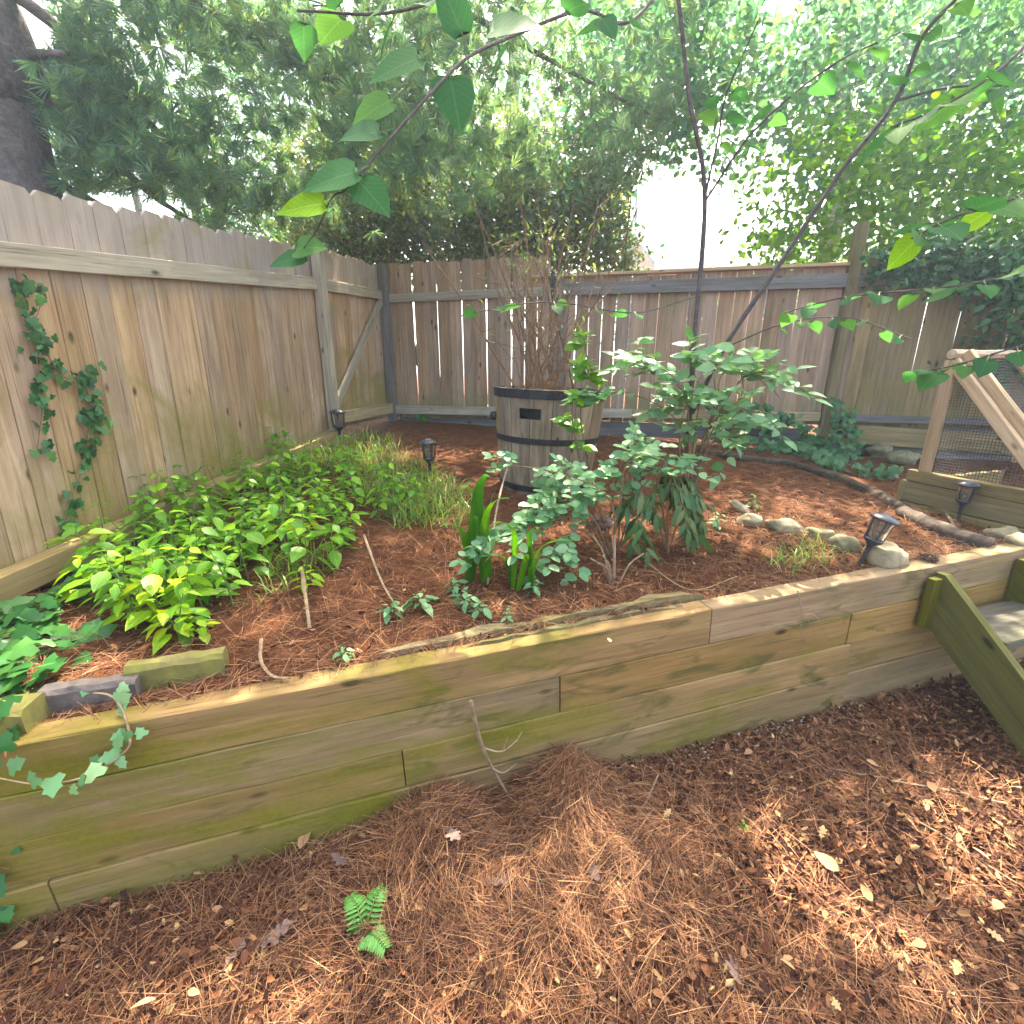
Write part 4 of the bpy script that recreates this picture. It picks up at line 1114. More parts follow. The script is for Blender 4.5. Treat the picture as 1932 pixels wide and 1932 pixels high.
# ------------------------------------------------------------------ bright weeds on the left
def in_poly(x, y, poly):
    c = False; j = len(poly) - 1
    for i in range(len(poly)):
        if (poly[i][1] > y) != (poly[j][1] > y) and x < (poly[j][0] - poly[i][0]) * (y - poly[i][1]) / (poly[j][1] - poly[i][1]) + poly[i][0]: c = not c
        j = i
    return c
def weed(g, h, lsize, mat, single, label, group, tall=False):
    root = thing('weed', label, 'weed', g, group)
    lean = Vector((random.uniform(-0.25, 0.3), random.uniform(-0.35, 0.15), 0)) * h
    pts = [g, g + Vector((0, 0, h * 0.5)) + lean * 0.3, g + Vector((0, 0, h)) + lean]
    pth = smooth_path(pts, 4)
    mb = MB(); mb.tube(pth, taper(len(pth), 0.0035, 0.0018), 4, False); mb.build('stem', M_weedstem, root)
    lv = Leaves(T_OV, M_weed_far if (mat is M_weed and not single) else mat)
    nn = 6 if not tall else 8
    a = random.uniform(0, 6.28)
    for i in range(nn):
        t = 0.25 + 0.75 * i / (nn - 1)
        p = pth[min(len(pth) - 1, int(t * (len(pth) - 1)))]
        a += 1.57 + random.uniform(-0.3, 0.3)
        s_ = lsize * random.uniform(0.7, 1.15) * (1.0 if i < nn - 1 else 0.7)
        for q in (0, 1):
            dd = Vector((math.cos(a + q * math.pi), math.sin(a + q * math.pi), random.uniform(-0.25, 0.45)))
            pet = p + dd.normalized() * s_ * 0.35
            lv.add(pet, dd + Vector((0, 0, -0.35)), s_, roll=random.uniform(-0.4, 0.4))
        if random.random() < 0.7:
            dd = Vector((math.cos(a + 0.8), math.sin(a + 0.8), 0.2)); lv.add(p, dd, s_ * 0.6)
    if single: lv.single(root, 'leaf', 2)
    else: lv.joined(root, 'foliage')
    return root
poly = [(165, 1150), (260, 1195), (400, 1215), (440, 1175), (470, 1100), (600, 1080), (690, 1010), (790, 975), (790, 930), (640, 880), (450, 920), (290, 985), (180, 1060)]
cnt = 0; tries = 0
def weed_label(x, y, yel):
    c_ = 'yellowish-green' if yel else 'bright green'
    if y > 1120: w2 = 'at the front of the patch behind the concrete blocks'
    elif x < 330: w2 = 'at the left end of the patch, next to the fence rail'
    elif y > 1030: w2 = 'along the mulch edge of the patch'
    elif x > 640: w2 = 'at the right end of the patch below the grass'
    else: w2 = 'in the back of the patch along the fence'
    return c_ + ' leafy weed ' + w2
spots = []
while cnt < 128 and tries < 4000:
    tries += 1
    x, y = random.uniform(150, 800), random.uniform(880, 1220)
    if not in_poly(x, y, poly): continue
    g = G(x, y)
    if any((g - q).length < 0.07 for q in spots): continue
    spots.append(g); cnt += 1
    front = y > 1040
    yel = (y > 1110 and random.random() < 0.22) or (x > 560 and y > 990 and random.random() < 0.2)
    weed(g, random.uniform(0.16, 0.30) * (1.0 if y > 1120 else 1.2), random.uniform(0.07, 0.105) if front else random.uniform(0.06, 0.085), M_weed_yellow if yel else M_weed, front,
         weed_label(x, y, yel), 'leafy weeds by the left fence')
for (x, y, h, s_) in ((580, 1118, 0.12, 0.06), (650, 1030, 0.10, 0.055), (340, 1205, 0.12, 0.085), (255, 1180, 0.16, 0.09), (385, 1200, 0.1, 0.06)):
    weed(G(x, y), h, s_, M_weed_yellow, True, 'low ' + weed_label(x, y, True), 'leafy weeds by the left fence')
for (x, y, h) in ((205, 1040, .3), (240, 1015, .34), (262, 1005, .28), (310, 975, .34), (330, 968, .3), (375, 940, .36), (405, 930, .3), (440, 912, .36), (470, 905, .3), (510, 890, .34), (545, 880, .28), (360, 985, .3), (300, 1010, .3), (420, 960, .3)):
    weed(G(x, y), h, 0.085, M_weed, False, 'taller bright green weed standing against the bottom rail of the left fence', 'leafy weeds by the left fence', True)
weed(G(285, 1000), 0.42, 0.075, M_weed, True, 'tallest weed of the patch, rising against the fence boards', 'leafy weeds by the left fence', True)
weed(G(345, 940), 0.36, 0.065, M_weed, True, 'tall thin weed in front of the bottom fence rail', 'leafy weeds by the left fence', True)
for (x, y, s_) in ((790, 1145, 0.07), (880, 1150, 0.05), (905, 1165, 0.045), (860, 1120, 0.04), (735, 1165, 0.045), (1005, 1120, 0.045), (655, 1250, 0.03), (960, 1180, 0.03)):
    weed(G(x, y), 0.07, s_, M_shrub, True, 'small grey-green seedling ' + {790: 'with the largest leaves, by the straight brown stick', 735: 'left of the straight brown stick', 655: 'alone at the left by the wall top', 1005: 'under the drooping fleshy leaves', 960: 'closest to the rotten sliver of the wall'}.get(x, 'in the bunch below the taller fleshy clump'), 'seedlings in the bare mulch')
for (x, y, s_) in ((700, 1420 + 155, 0.03),): pass
weed(G(1400, 1570, True), 0.04, 0.022, M_weed, True, 'tiny green seedling alone on the lower ground', None)

# grass in and behind the weeds
def grass_patch(name, pxpoly, n, hrange, label, mat=M_grass):
    P, A = [], []
    xs = [p[0] for p in pxpoly]; ys = [p[1] for p in pxpoly]
    tuft = []
    while len(tuft) < n // 14:
        x, y = random.uniform(min(xs), max(xs)), random.uniform(min(ys), max(ys))
        if in_poly(x, y, pxpoly): tuft.append(G(x, y))
    for g in tuft:
        for _ in range(14):
            P.append((g.x + random.gauss(0, 0.055), g.y + random.gauss(0, 0.055), g.z))
    n = len(P)
    az = RNG.uniform(0, 6.28, n); el = RNG.uniform(0.35, 1.5, n)
    x = np.stack([np.cos(az) * np.cos(el), np.sin(az) * np.cos(el), np.sin(el)], 1)
    z = np.tile(np.array([[0.0, 0, 1.0]]), (n, 1)); z -= (z * x).sum(1, keepdims=True) * x; z /= np.linalg.norm(z, axis=1, keepdims=True)
    y = np.cross(z, x)
    h = RNG.uniform(hrange[0], hrange[1], n)
    TV = [(0, -0.5, 0), (0, 0.5, 0), (0.5, -0.45, 0.03), (0.5, 0.45, 0.03), (0.85, -0.25, -0.08), (0.85, 0.25, -0.08), (1.05, 0, -0.25)]
    TF = [(0, 2, 3), (0, 3, 1), (2, 4, 5), (2, 5, 3), (4, 6, 5)]
    S = np.stack([h, RNG.uniform(0.003, 0.007, n), h * RNG.uniform(0.4, 1.8, n)], 1)
    return tag(link(name, stamp(name, (TV, TF), np.array(P), np.stack([x, y, z], 2), S, mat)), label, None, None, 'stuff')
grass_patch('grass', [(430, 885), (600, 812), (720, 828), (890, 955), (860, 1000), (760, 995), (640, 900), (520, 935)], 3400, (0.07, 0.2), 'long grass growing behind the weeds along the left fence')
grass_patch('grass', [(560, 1050), (640, 1040), (560, 1110), (500, 1130)], 160, (0.06, 0.14), 'thin grass between the weeds and the mulch')
grass_patch('grass', [(1490, 1000), (1580, 1015), (1560, 1060), (1470, 1080)], 170, (0.04, 0.10), 'thin grass by the row of stones')

# ------------------------------------------------------------------ ivy
def ivy_on(name, paths, label, mat, size, dens, normal, spread, single=True, stemmat=M_stem_brown, tmpl=T_IVY, cat='ivy'):
    root = thing(name, label, cat, paths[0][0])
    lv = Leaves(tmpl, mat)
    for pth in paths:
        q = smooth_path(pth, 8)
        mb = MB(); mb.tube(q, taper(len(q), 0.004, 0.002), 4, False); mb.build('vine_stem', stemmat, root)
        Lt = sum((q[i + 1] - q[i]).length for i in range(len(q) - 1))
        for _ in range(int(Lt * dens)):
            t = random.random() * (len(q) - 1); i = min(int(t), len(q) - 2)
            p = q[i].lerp(q[i + 1], t - i) + rv(spread)
            nrm = (normal + rv(0.45)).normalized()
            down = Vector((random.uniform(-0.8, 0.8), random.uniform(-0.8, 0.8), -0.8 if abs(normal.z) < 0.5 else random.uniform(-0.2, 0.3)))
            dd = down - nrm * down.dot(nrm)
            lv.add(p + nrm * 0.012, dd, size * random.uniform(0.6, 1.25), up=nrm)
    if single: lv.single(root, 'leaf', 3)
    else: lv.joined(root)
    return root
def on_lf(x, y, out=0.012):
    d_ = ray(x, y); o_ = LF0 + LFN * out
    t = (o_.dot(LFN)) / d_.dot(LFN)
    return Vector((0, 0, CAM_Z)) + d_ * t
ivy_on('ivy_vine', [
    [on_lf(35, 540), on_lf(55, 600), on_lf(75, 640), on_lf(110, 700), on_lf(150, 720), on_lf(180, 690)],
    [on_lf(150, 700), on_lf(170, 760), on_lf(165, 820), on_lf(150, 900), on_lf(130, 960), on_lf(120, 1010)],
    [on_lf(60, 610), on_lf(72, 700), on_lf(80, 760), on_lf(70, 850)],
    [on_lf(30, 530), on_lf(60, 545), on_lf(80, 560), on_lf(60, 620)],
    [on_lf(160, 750), on_lf(185, 790), on_lf(175, 850)]],
    'dark ivy climbing the boards of the left fence', M_ivy, 0.042, 85, LFN, 0.035)
def bed_path(pxs, h=0.03): return [gb(x, y, h) for x, y in pxs]
ivy_on('ivy_patch', [bed_path([(-60, 1190), (40, 1180), (150, 1130), (200, 1080)]), bed_path([(-40, 1260), (60, 1240), (160, 1210)]), bed_path([(-60, 1320), (40, 1290), (110, 1280)]), bed_path([(-80, 1130), (20, 1120), (120, 1090)]),
    bed_path([(-80, 1220), (20, 1215), (100, 1180)]), bed_path([(-60, 1370), (10, 1330), (60, 1300)])],
    'shaded green ivy spreading below the left fence rail, left of the weeds', M_ivylow, 0.085, 95, Vector((0, -0.25, 1)).normalized(), 0.05)
ivy_on('ivy_vine', [[gb(80, 1340, 0.03), gb(160, 1335, 0.05), gb(225, 1345, 0.05), w_(245, 1390, 0.03), w_(228, 1425, 0.05), w_(160, 1465, 0.07), w_(80, 1480, 0.08), w_(-20, 1465, 0.08)]],
    'pale ivy runner looping over the left end of the timber wall', M_shrub, 0.045, 26, Vector((0, -0.7, 0.6)).normalized(), 0.025, stemmat=M_twig)
ivy_on('ivy_patch', [[gb(-30, 1400, 0.04), gb(20, 1390, 0.05), w_(10, 1430, 0.04)], [gl(-20, 1790, 0.03), gl(15, 1760, 0.1), gl(-5, 1720, 0.2)], [gl(-5, 1720, 0.2), w_(20, 1640, 0.03)]],
    'small ivy growth at the extreme left end of the wall', M_ivylow, 0.055, 60, Vector((0.2, -0.8, 0.5)).normalized(), 0.03)
def near_back(x, y, off=0.12, h=0.0):
    d_ = ray(x, y); o_ = LF0 + BFN * off
    t = o_.dot(BFN) / d_.dot(BFN)
    return Vector((0, 0, CAM_Z)) + d_ * t
ivy_on('ivy_patch', [bed_path([(1340, 830), (1420, 850), (1520, 860)], 0.06), bed_path([(1300, 800), (1380, 830), (1480, 850), (1600, 900)], 0.04), bed_path([(1400, 810), (1480, 840), (1560, 860)], 0.1),
    [near_back(1420, 770, 0.2), near_back(1480, 790, 0.2), near_back(1540, 830, 0.2)], [near_back(1330, 760, 0.2), near_back(1400, 790, 0.2), near_back(1470, 820, 0.2)], bed_path([(1560, 880), (1640, 900), (1690, 905)], 0.03)],
    'dark ivy along the foot of the back fence, behind the edging logs', M_ivy, 0.075, 95, Vector((-0.1, -0.7, 0.6)).normalized(), 0.06)
ivy_on('ivy_clump', [[near_back(1560, 860, 0.25), near_back(1580, 810, 0.22), near_back(1575, 765, 0.18)], [near_back(1600, 870, 0.25), near_back(1610, 820, 0.22), near_back(1595, 775, 0.18)], [near_back(1585, 880, 0.3), near_back(1600, 850, 0.3)]],
    'upright ivy clump against the base of the tall fence post', M_ivy, 0.06, 130, Vector((-0.1, -0.8, 0.5)).normalized(), 0.06)
ivy_on('ivy_sprig', [bed_path([(868, 785), (900, 775), (925, 780)], 0.06), bed_path([(790, 798), (810, 792)], 0.03)], 'little ivy sprig at the back fence left of the barrel', M_ivylow, 0.06, 90, Vector((0, -0.6, 0.7)).normalized(), 0.04)

# ------------------------------------------------------------------ upright fleshy plants
def upright(px, leaves, label):
    g = G(*px)
    root = thing('broad_leaved_plant', label, 'plant', g, 'upright fleshy plants in the middle of the bed')
    for (dx, dy, h, w, curl, az) in leaves:
        h *= 1.5; mb = MB(); n = 12
        base = g + Vector((dx, dy, -0.01))
        fw = Vector((math.cos(az), math.sin(az), 0)); sd = Vector((-fw.y, fw.x, 0))
        for i in range(n + 1):
            t = i / n
            wv = w * (math.sin(math.pi * min(1, (t * 0.92 + 0.08))) ** 0.6) * (1 - 0.25 * t)
            ang = curl * max(0, t - 0.72) / 0.28
            c = base + Vector((0, 0, h * min(t, 0.72 + 0.28 * math.sin(min(ang, 1.5)) / 1.5 if t > 0.72 else t))) + fw * (0.075 * t * t + (0.06 * (1 - math.cos(ang)) if t > 0.72 else 0)) + sd * 0.02 * math.sin(3 * t + dx * 50)
            for u in (-1, -0.5, 0, 0.5, 1):
                mb.v.append(tuple(c + sd * (wv / 2 * u) + fw * (0.55 * wv * abs(u) * -1) + Vector((0, 0, 0.004 * math.sin(9 * t + 3 * u)))))
        for i in range(n):
            for k in range(4):
                mb.f.append((i * 5 + k, i * 5 + k + 1, (i + 1) * 5 + k + 1, (i + 1) * 5 + k))
        mb.build('leaf', M_hosta, root, smooth=True)
    return root
A_ = -math.pi / 2
upright((900, 1095), [(-0.01, 0, 0.38, 0.072, 2.4, A_ + 0.4), (0.04, 0.03, 0.30, 0.062, 1.6, A_ + 1.0), (-0.04, 0.02, 0.22, 0.06, 2.0, A_ - 0.9), (0.015, -0.03, 0.15, 0.07, 1.0, A_ - 0.2), (0.02, 0.05, 0.34, 0.05, 2.6, A_ - 0.3), (-0.02, -0.02, 0.26, 0.055, 2.2, A_ + 0.1)], 'taller clump of upright fleshy green leaves with curled tips')
upright((985, 1115), [(-0.03, 0, 0.27, 0.034, 2.8, A_ - 0.6), (0.02, 0.02, 0.25, 0.03, 2.6, A_ + 0.3), (0.05, 0, 0.20, 0.03, 2.2, A_ + 1.1), (-0.01, -0.01, 0.17, 0.034, 2.4, A_ + 0.1), (0.03, -0.02, 0.13, 0.03, 1.6, A_ + 0.5), (-0.045, 0.01, 0.15, 0.03, 2.0, A_ - 1.0)], 'shorter clump of narrow drooping fleshy leaves right of the taller clump')

# ------------------------------------------------------------------ shrubs in the middle
def shrub(name, stems, label, mat, tmpl, lsize, per_m, twig=0.14, r0=0.005, single=False, cat='shrub', droop=0.0, stemmat=M_stem_brown, up=0.6, extra=0):
    root = thing(name, label, cat, stems[0][0])
    lv = Leaves(tmpl, mat)
    stems = stems + [[st[0] + rv(0.02)] + [p + rv(0.07) + Vector((0, 0.05, 0)) for p in st[1:]] for st in stems[:extra]]
    for st in stems:
        q = smooth_path(st, 6)
        mb = MB(); mb.tube(q, taper(len(q), r0, r0 * 0.35), 5, False); mb.build('stem', stemmat, root)
        Lt = sum((q[i + 1] - q[i]).length for i in range(len(q) - 1))
        tw = MB()
        for _ in range(max(2, int(Lt * per_m / 6))):
            t = (0.3 + 0.7 * random.random()) * (len(q) - 1); i = min(int(t), len(q) - 2)
            p = q[i].lerp(q[i + 1], t - i)
            dr = (q[i + 1] - q[i]).normalized()
            o = (dr * 0.8 + rv(1.0)); o.z = o.z * 0.5 + 0.1 - droop; o.normalize()
            ln = twig * random.uniform(0.5, 1.3)
            e = p + o * ln + Vector((0, 0, -0.25 * ln * (1 + droop)))
            pp = [p, p + o * ln * 0.5 + Vector((0, 0, 0.01)), e]
            tw.tube(pp, [r0 * 0.35, r0 * 0.3, r0 * 0.2], 3, False)
            for k in range(7):
                tt = (k + 0.6) / 7
                pq = pp[0].lerp(pp[1], tt * 2) if tt < 0.5 else pp[1].lerp(pp[2], tt * 2 - 1)
                sgn = 1 if k % 2 else -1
                sd = o.cross(Vector((0, 0, 1))); sd.normalize()
                dd = sd * sgn * 0.9 + o * 0.5 + Vector((0, 0, random.uniform(-0.35, 0.25) - droop)) + rv(0.2)
                lv.add(pq, dd, lsize * random.uniform(0.65, 1.2), up=(Vector((0, 0, up)) + rv(0.5) + Vector((0, -0.35, 0))))
            lv.add(e, o + Vector((0, 0, -droop)), lsize, up=Vector((0, -0.3, 1)))
        tag(tw.build('twigs', stemmat, root), kind='stuff')
    if single: lv.single(root, 'leaf', 2)
    else: lv.joined(root, 'foliage')
    return root
b0 = G(1150, 1050)
shrub('blueberry_shrub', [
    [b0, at(1130, 960, b0.y), at(1080, 920, b0.y - 0.05), at(1030, 950, b0.y - 0.1), at(960, 1030, b0.y - 0.2)],
    [b0, at(1170, 950, b0.y), at(1180, 880, b0.y), at(1220, 840, b0.y)],
    [b0, at(1120, 980, b0.y - 0.05), at(1060, 960, b0.y - 0.1), at(1010, 1000, b0.y - 0.2), at(900, 1030, b0.y - 0.3)],
    [b0 + Vector((0.05, 0.05, 0)), at(1200, 940, b0.y + 0.1), at(1250, 880, b0.y + 0.1), at(1300, 860, b0.y + 0.1)],
    [b0 + Vector((0.0, 0.1, 0)), at(1160, 920, b0.y + 0.1), at(1180, 860, b0.y + 0.15), at(1200, 830, b0.y + 0.2)],
    [b0, at(1100, 1000, b0.y - 0.1), at(1060, 1020, b0.y - 0.2), at(1030, 1060, b0.y - 0.25), at(1022, 1095, b0.y - 0.28)],
    [b0, at(1160, 980, b0.y - 0.05), at(1140, 930, b0.y - 0.1), at(1080, 900, b0.y - 0.1), at(985, 880, b0.y), at(915, 885, b0.y + 0.1)]],
    'grey-green shrub with small oval leaves in front of the barrel', M_shrub, T_ROUND, 0.056, 62, 0.13, extra=4)
b1 = G(1290, 1000)
shrub('leafy_shrub', [
    [b1, at(1330, 850, b1.y), at(1380, 740, b1.y), at(1430, 700, b1.y - 0.05), at(1470, 750, b1.y - 0.1)],
    [b1, at(1300, 840, b1.y), at(1290, 740, b1.y), at(1240, 690, b1.y), at(1190, 690, b1.y)],
    [b1, at(1320, 850, b1.y), at(1350, 760, b1.y - 0.1), at(1350, 700, b1.y - 0.1), at(1400, 650, b1.y)],
    [b1, at(1330, 860, b1.y), at(1390, 780, b1.y), at(1420, 770, b1.y), at(1400, 830, b1.y - 0.1)],
    [b1, at(1290, 830, b1.y + 0.1), at(1250, 770, b1.y + 0.1), at(1170, 740, b1.y + 0.1), at(1120, 760, b1.y + 0.1)],
    [b1, at(1310, 820, b1.y + 0.1), at(1320, 740, b1.y + 0.1), at(1300, 680, b1.y + 0.1)]],
    'tall arching shrub with larger pointed leaves right of the barrel', M_shrub, T_OV, 0.09, 36, 0.20, single=False, extra=4)
shrub('vine_shoot', [[G(1120, 985), at(1110, 880, 2.75), at(1095, 780, 2.75), at(1110, 700, 2.75), at(1098, 625, 2.75)], [G(1125, 985), at(1090, 850, 2.7), at(1080, 760, 2.7), at(1105, 650, 2.75)]],
    'slender light green vine shoot climbing past the barrel', M_weed_far, T_OV, 0.085, 45, 0.07, cat='vine')
b2 = G(1260, 1045)
shrub('drooping_shrub', [
    [b2, at(1230, 950, b2.y), at(1210, 930, b2.y - 0.05), at(1200, 1000, b2.y - 0.1)],
    [b2, at(1260, 940, b2.y), at(1270, 900, b2.y), at(1290, 980, b2.y - 0.1)],
    [b2, at(1290, 950, b2.y), at(1310, 930, b2.y), at(1330, 1000, b2.y - 0.05)],
    [b2, at(1250, 960, b2.y + 0.1), at(1240, 900, b2.y + 0.1), at(1300, 900, b2.y + 0.1)]],
    'dark shrub with long drooping leaves at the foot of the tan stake', M_shrubdark, T_LANCE, 0.10, 75, 0.10, cat='shrub', droop=0.7)
weed(G(1350, 1000), 0.10, 0.05, M_shrub, True, 'low pale seedling right of the drooping shrub', 'seedlings in the bare mulch')
weed(G(1420, 960), 0.09, 0.05, M_shrubdark, True, 'dark seedling behind the stones', 'seedlings in the bare mulch')
# cut stems in the sunny straw
cs = G(1160, 1100)
root = thing('cut_stems', 'bundle of cut pale stems standing in the sunny straw under the shrub', 'stems', cs)
for k in range(8):
    a = random.uniform(0, 6.28); e = cs + Vector((math.cos(a) * 0.12, math.sin(a) * 0.06, random.uniform(0.10, 0.26)))
    mb = MB(); mb.tube(smooth_path([cs + Vector((math.cos(a) * 0.02, 0, -0.01)), cs.lerp(e, 0.5) + Vector((0, 0, 0.02)), e], 3), 0.004, 5); mb.build('stem', M_twig, root)

# fern on the lower ground
fg = gl(690, 1770, 0.02)
root = thing('fern', 'small bright green fern sprouting from the pine straw', 'fern', fg)
for k, (ex, ey, ez) in enumerate(((0.03, 0.10, 0.05), (-0.06, 0.07, 0.05), (0.07, -0.05, 0.03))):
    rach = smooth_path([fg, fg + Vector((ex * 0.5, ey * 0.5, ez)), fg + Vector((ex, ey, ez * 0.8))], 6)
    mb = MB(); mb.tube(rach, taper(len(rach), 0.002, 0.001), 4); fr_ = mb.build('frond', M_fern, root)
    lv = Leaves(T_LANCE, M_fern)
    for i in range(1, len(rach)):
        dr = (rach[i] - rach[i - 1]).normalized(); sd = dr.cross(Vector((0, 0, 1))).normalized()
        for sg in (-1, 1):
            lv.add(rach[i], sd * sg + dr * 0.4, 0.04 * (1 - 0.6 * i / len(rach)) + 0.006)
    lv.joined(root, 'leaflets')

# ------------------------------------------------------------------ bare shrub in the barrel
top = BC + tiltM @ Vector((0.0, 0, 0.69))
root = thing('bare_shrub', 'leggy half-bare shrub of thin brown stems growing in the barrel', 'shrub', top)
lv = Leaves(T_LANCE, M_hemlock)
for k in range(27):
    a = random.uniform(0, 6.28)
    s0 = top + Vector((random.gauss(-0.04, 0.10), random.gauss(0, 0.06), -0.02))
    H_ = random.uniform(0.7, 1.25)
    out = Vector((math.cos(a) * random.uniform(0.1, 0.62) - 0.05, math.sin(a) * random.uniform(0.05, 0.4), 0))
    pts = [s0, s0 + out * 0.25 + Vector((0, 0, H_ * 0.3)) + rv(0.02), s0 + out * 0.65 + Vector((0, 0, H_ * 0.65)) + rv(0.03), s0 + out + Vector((0, 0, H_))]
    q = smooth_path(pts, 6)
    mb = MB(); mb.tube(q, taper(len(q), 0.009, 0.003), 5, False, 0.1); st = mb.build('stem', M_stem_brown, root)
    tw = MB()
    for j in range(5):
        i = random.randrange(5, len(q) - 1)
        o = (rv(1) + Vector((0, 0, 0.8))).normalized(); e = q[i] + o * random.uniform(0.12, 0.3)
        tw.tube([q[i], q[i].lerp(e, 0.5) + rv(0.015), e], [0.003, 0.002, 0.0012], 3, False)
        for _ in range(5 if e.z > 2.15 else 1):
            lv.add(e + rv(0.05), rv(1) + Vector((0, 0, 0.3)), random.uniform(0.03, 0.06))
    tag(tw.build('twigs', M_stem_brown, root), kind='stuff')
lv.joined(root, 'foliage')
n = 900
P = np.array([tuple(top + Vector((random.gauss(-0.02, 0.07), random.gauss(-0.02, 0.06), abs(random.gauss(0, 0.035))))) for _ in range(n)])
TVn = [(-0.5, -0.5, 0.0), (-0.5, 0.5, 0.0), (0.0, -0.5, 0.07), (0.0, 0.5, 0.07), (0.5, -0.4, 0.02), (0.5, 0.4, 0.02)]; TFn = [(0, 2, 3, 1), (2, 4, 5, 3)]
me = stamp('dead_thatch', (TVn, TFn), P, rand_rot(n, 0.6), np.stack([RNG.uniform(0.04, 0.1, n), np.full(n, 0.002), np.full(n, 0.06)], 1), M_drybrush, tuple(top))
o = link('dead_thatch', me); o.parent = root; o['kind'] = 'stuff'

# ------------------------------------------------------------------ redbud sapling with large leaves near the camera
rb = at(1290, 965, 2.8); rb.z = bed_z(rb.x, rb.y) - 0.02
root = thing('redbud_sapling', 'slender two-stemmed redbud sapling whose heart-shaped leaves hang across the view', 'sapling', rb)
st1 = [rb, at(1300, 800, 2.8), at(1310, 640, 2.8), at(1330, 370, 2.8), at(1300, 180, 2.75), at(1280, 0, 2.7), at(1240, -260, 2.5)]
st2 = [at(1305, 780, 2.79), at(1370, 650, 2.8), at(1470, 500, 2.78), at(1590, 320, 2.72), at(1690, 190, 2.66), at(1740, 70, 2.6), at(1830, -40, 2.5), at(1900, -250, 2.3)]
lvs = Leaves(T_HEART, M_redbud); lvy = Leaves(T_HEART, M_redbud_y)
pet = MB()
def branch(pts, r0, r1, nleaf, size, name='branch', yel=0.0, up=Vector((0, 0, 1)), a0=0.25):
    q = smooth_path(pts, 7)
    mb = MB(); mb.tube(q, taper(len(q), r0, r1), 6, False, 0.06); mb.build(name, M_sapling, root)
    for k in range(nleaf):
        t = (a0 + (1 - a0) * (k + random.random()) / nleaf) * (len(q) - 1); i = min(int(t), len(q) - 2)
        p = q[i].lerp(q[i + 1], t - i); dr = (q[i + 1] - q[i]).normalized()
        sd = dr.cross(Vector((0, 0, 1)))
        if sd.length < 0.1: sd = Vector((1, 0, 0))
        sd.normalize()
        dd = sd * (1 if k % 2 else -1) + dr * 0.4 + Vector((0, 0, random.uniform(-0.7, 0.1))) + rv(0.25)
        pet.tube([p, p + dd.normalized() * 0.018 + Vector((0, 0, 0.004)), p + dd.normalized() * 0.034], [0.0012, 0.001, 0.0009], 3, False)
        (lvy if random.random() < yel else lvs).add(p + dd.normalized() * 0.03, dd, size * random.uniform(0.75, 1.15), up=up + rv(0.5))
    return q
q1 = branch(st1, 0.016, 0.008, 0, 0.1, 'stem')
q2 = branch(st2, 0.014, 0.007, 10, 0.10, 'stem', a0=0.5)
branch([at(1330, 370, 2.8), at(1355, 260, 2.75), at(1370, 180, 2.7), at(1430, 40, 2.6)], 0.006, 0.003, 7, 0.09)
branch([at(1330, 380, 2.8), at(1420, 250, 2.6), at(1560, 130, 2.4), at(1700, 60, 2.2)], 0.006, 0.003, 10, 0.10)
branch([at(1690, 190, 2.66), at(1790, 165, 2.5), at(1900, 160, 2.3), at(1990, 150, 2.1)], 0.006, 0.003, 10, 0.11)
branch([at(1280, -60, 2.6), at(1190, 40, 2.2), at(1100, 20, 1.8), at(960, 70, 1.5)], 0.007, 0.004, 6, 0.10)
# the long twig that comes over the camera
branch([at(960, 70, 1.5), at(880, 110, 1.35), at(800, 190, 1.25), at(720, 280, 1.18), at(650, 360, 1.12)], 0.004, 0.002, 0, 0.1)
for (x, y, Y, dx, dz, s_, yl) in ((790, 110, 1.3, -0.8, -0.35, 0.125, 0), (850, 150, 1.3, 0.2, -0.9, 0.115, 0), (925, 60, 1.35, 0.9, 0.1, 0.12, 0), (870, 60, 1.35, -0.3, 0.6, 0.11, 0), (735, 190, 1.25, -0.9, -0.5, 0.10, 0), (715, 250, 1.2, -0.9, -0.1, 0.085, 0),
        (670, 325, 1.12, -1, -0.3, 0.115, 0), (680, 345, 1.12, 0.6, -0.6, 0.09, 0), (610, 385, 1.1, -1, -0.15, 0.095, 1), (560, 470, 1.15, 1, 0.1, 0.07, 0), (575, 485, 1.15, -1, -0.2, 0.08, 0)):
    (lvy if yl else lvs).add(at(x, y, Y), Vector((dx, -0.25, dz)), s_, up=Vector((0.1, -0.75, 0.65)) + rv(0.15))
branch([at(650, 360, 1.12), at(625, 375, 1.11), at(600, 430, 1.13), at(568, 475, 1.15)], 0.002, 0.0012, 0, 0.1, 'twig')
# branches towards the right, near
branch([at(1990, 20, 1.9), at(1900, 120, 1.8), at(1780, 200, 1.75), at(1680, 240, 1.75)], 0.006, 0.003, 9, 0.11)
branch([at(1990, 330, 1.7), at(1900, 380, 1.65), at(1800, 410, 1.6), at(1720, 450, 1.6)], 0.005, 0.003, 9, 0.11, yel=0.35, up=Vector((0, -0.8, 0.6)))
branch([at(1990, 480, 1.8), at(1900, 520, 1.8), at(1800, 540, 1.8), at(1600, 560, 1.9), at(1480, 590, 2.0)], 0.004, 0.002, 12, 0.085)
branch([at(1980, 640, 1.7), at(1900, 660, 1.7), at(1800, 690, 1.75), at(1740, 700, 1.8)], 0.004, 0.002, 10, 0.08)
branch([at(1370, 655, 2.8), at(1480, 610, 2.6), at(1600, 600, 2.4), at(1720, 640, 2.2)], 0.004, 0.002, 8, 0.07)
branch([at(1310, 560, 2.8), at(1200, 590, 2.6), at(1040, 570, 2.2), at(890, 590, 1.9)], 0.004, 0.002, 8, 0.075)
branch([at(1260, -100, 2.55), at(1000, -60, 1.9), at(760, 20, 1.6), at(560, 20, 1.5)], 0.005, 0.003, 10, 0.09)
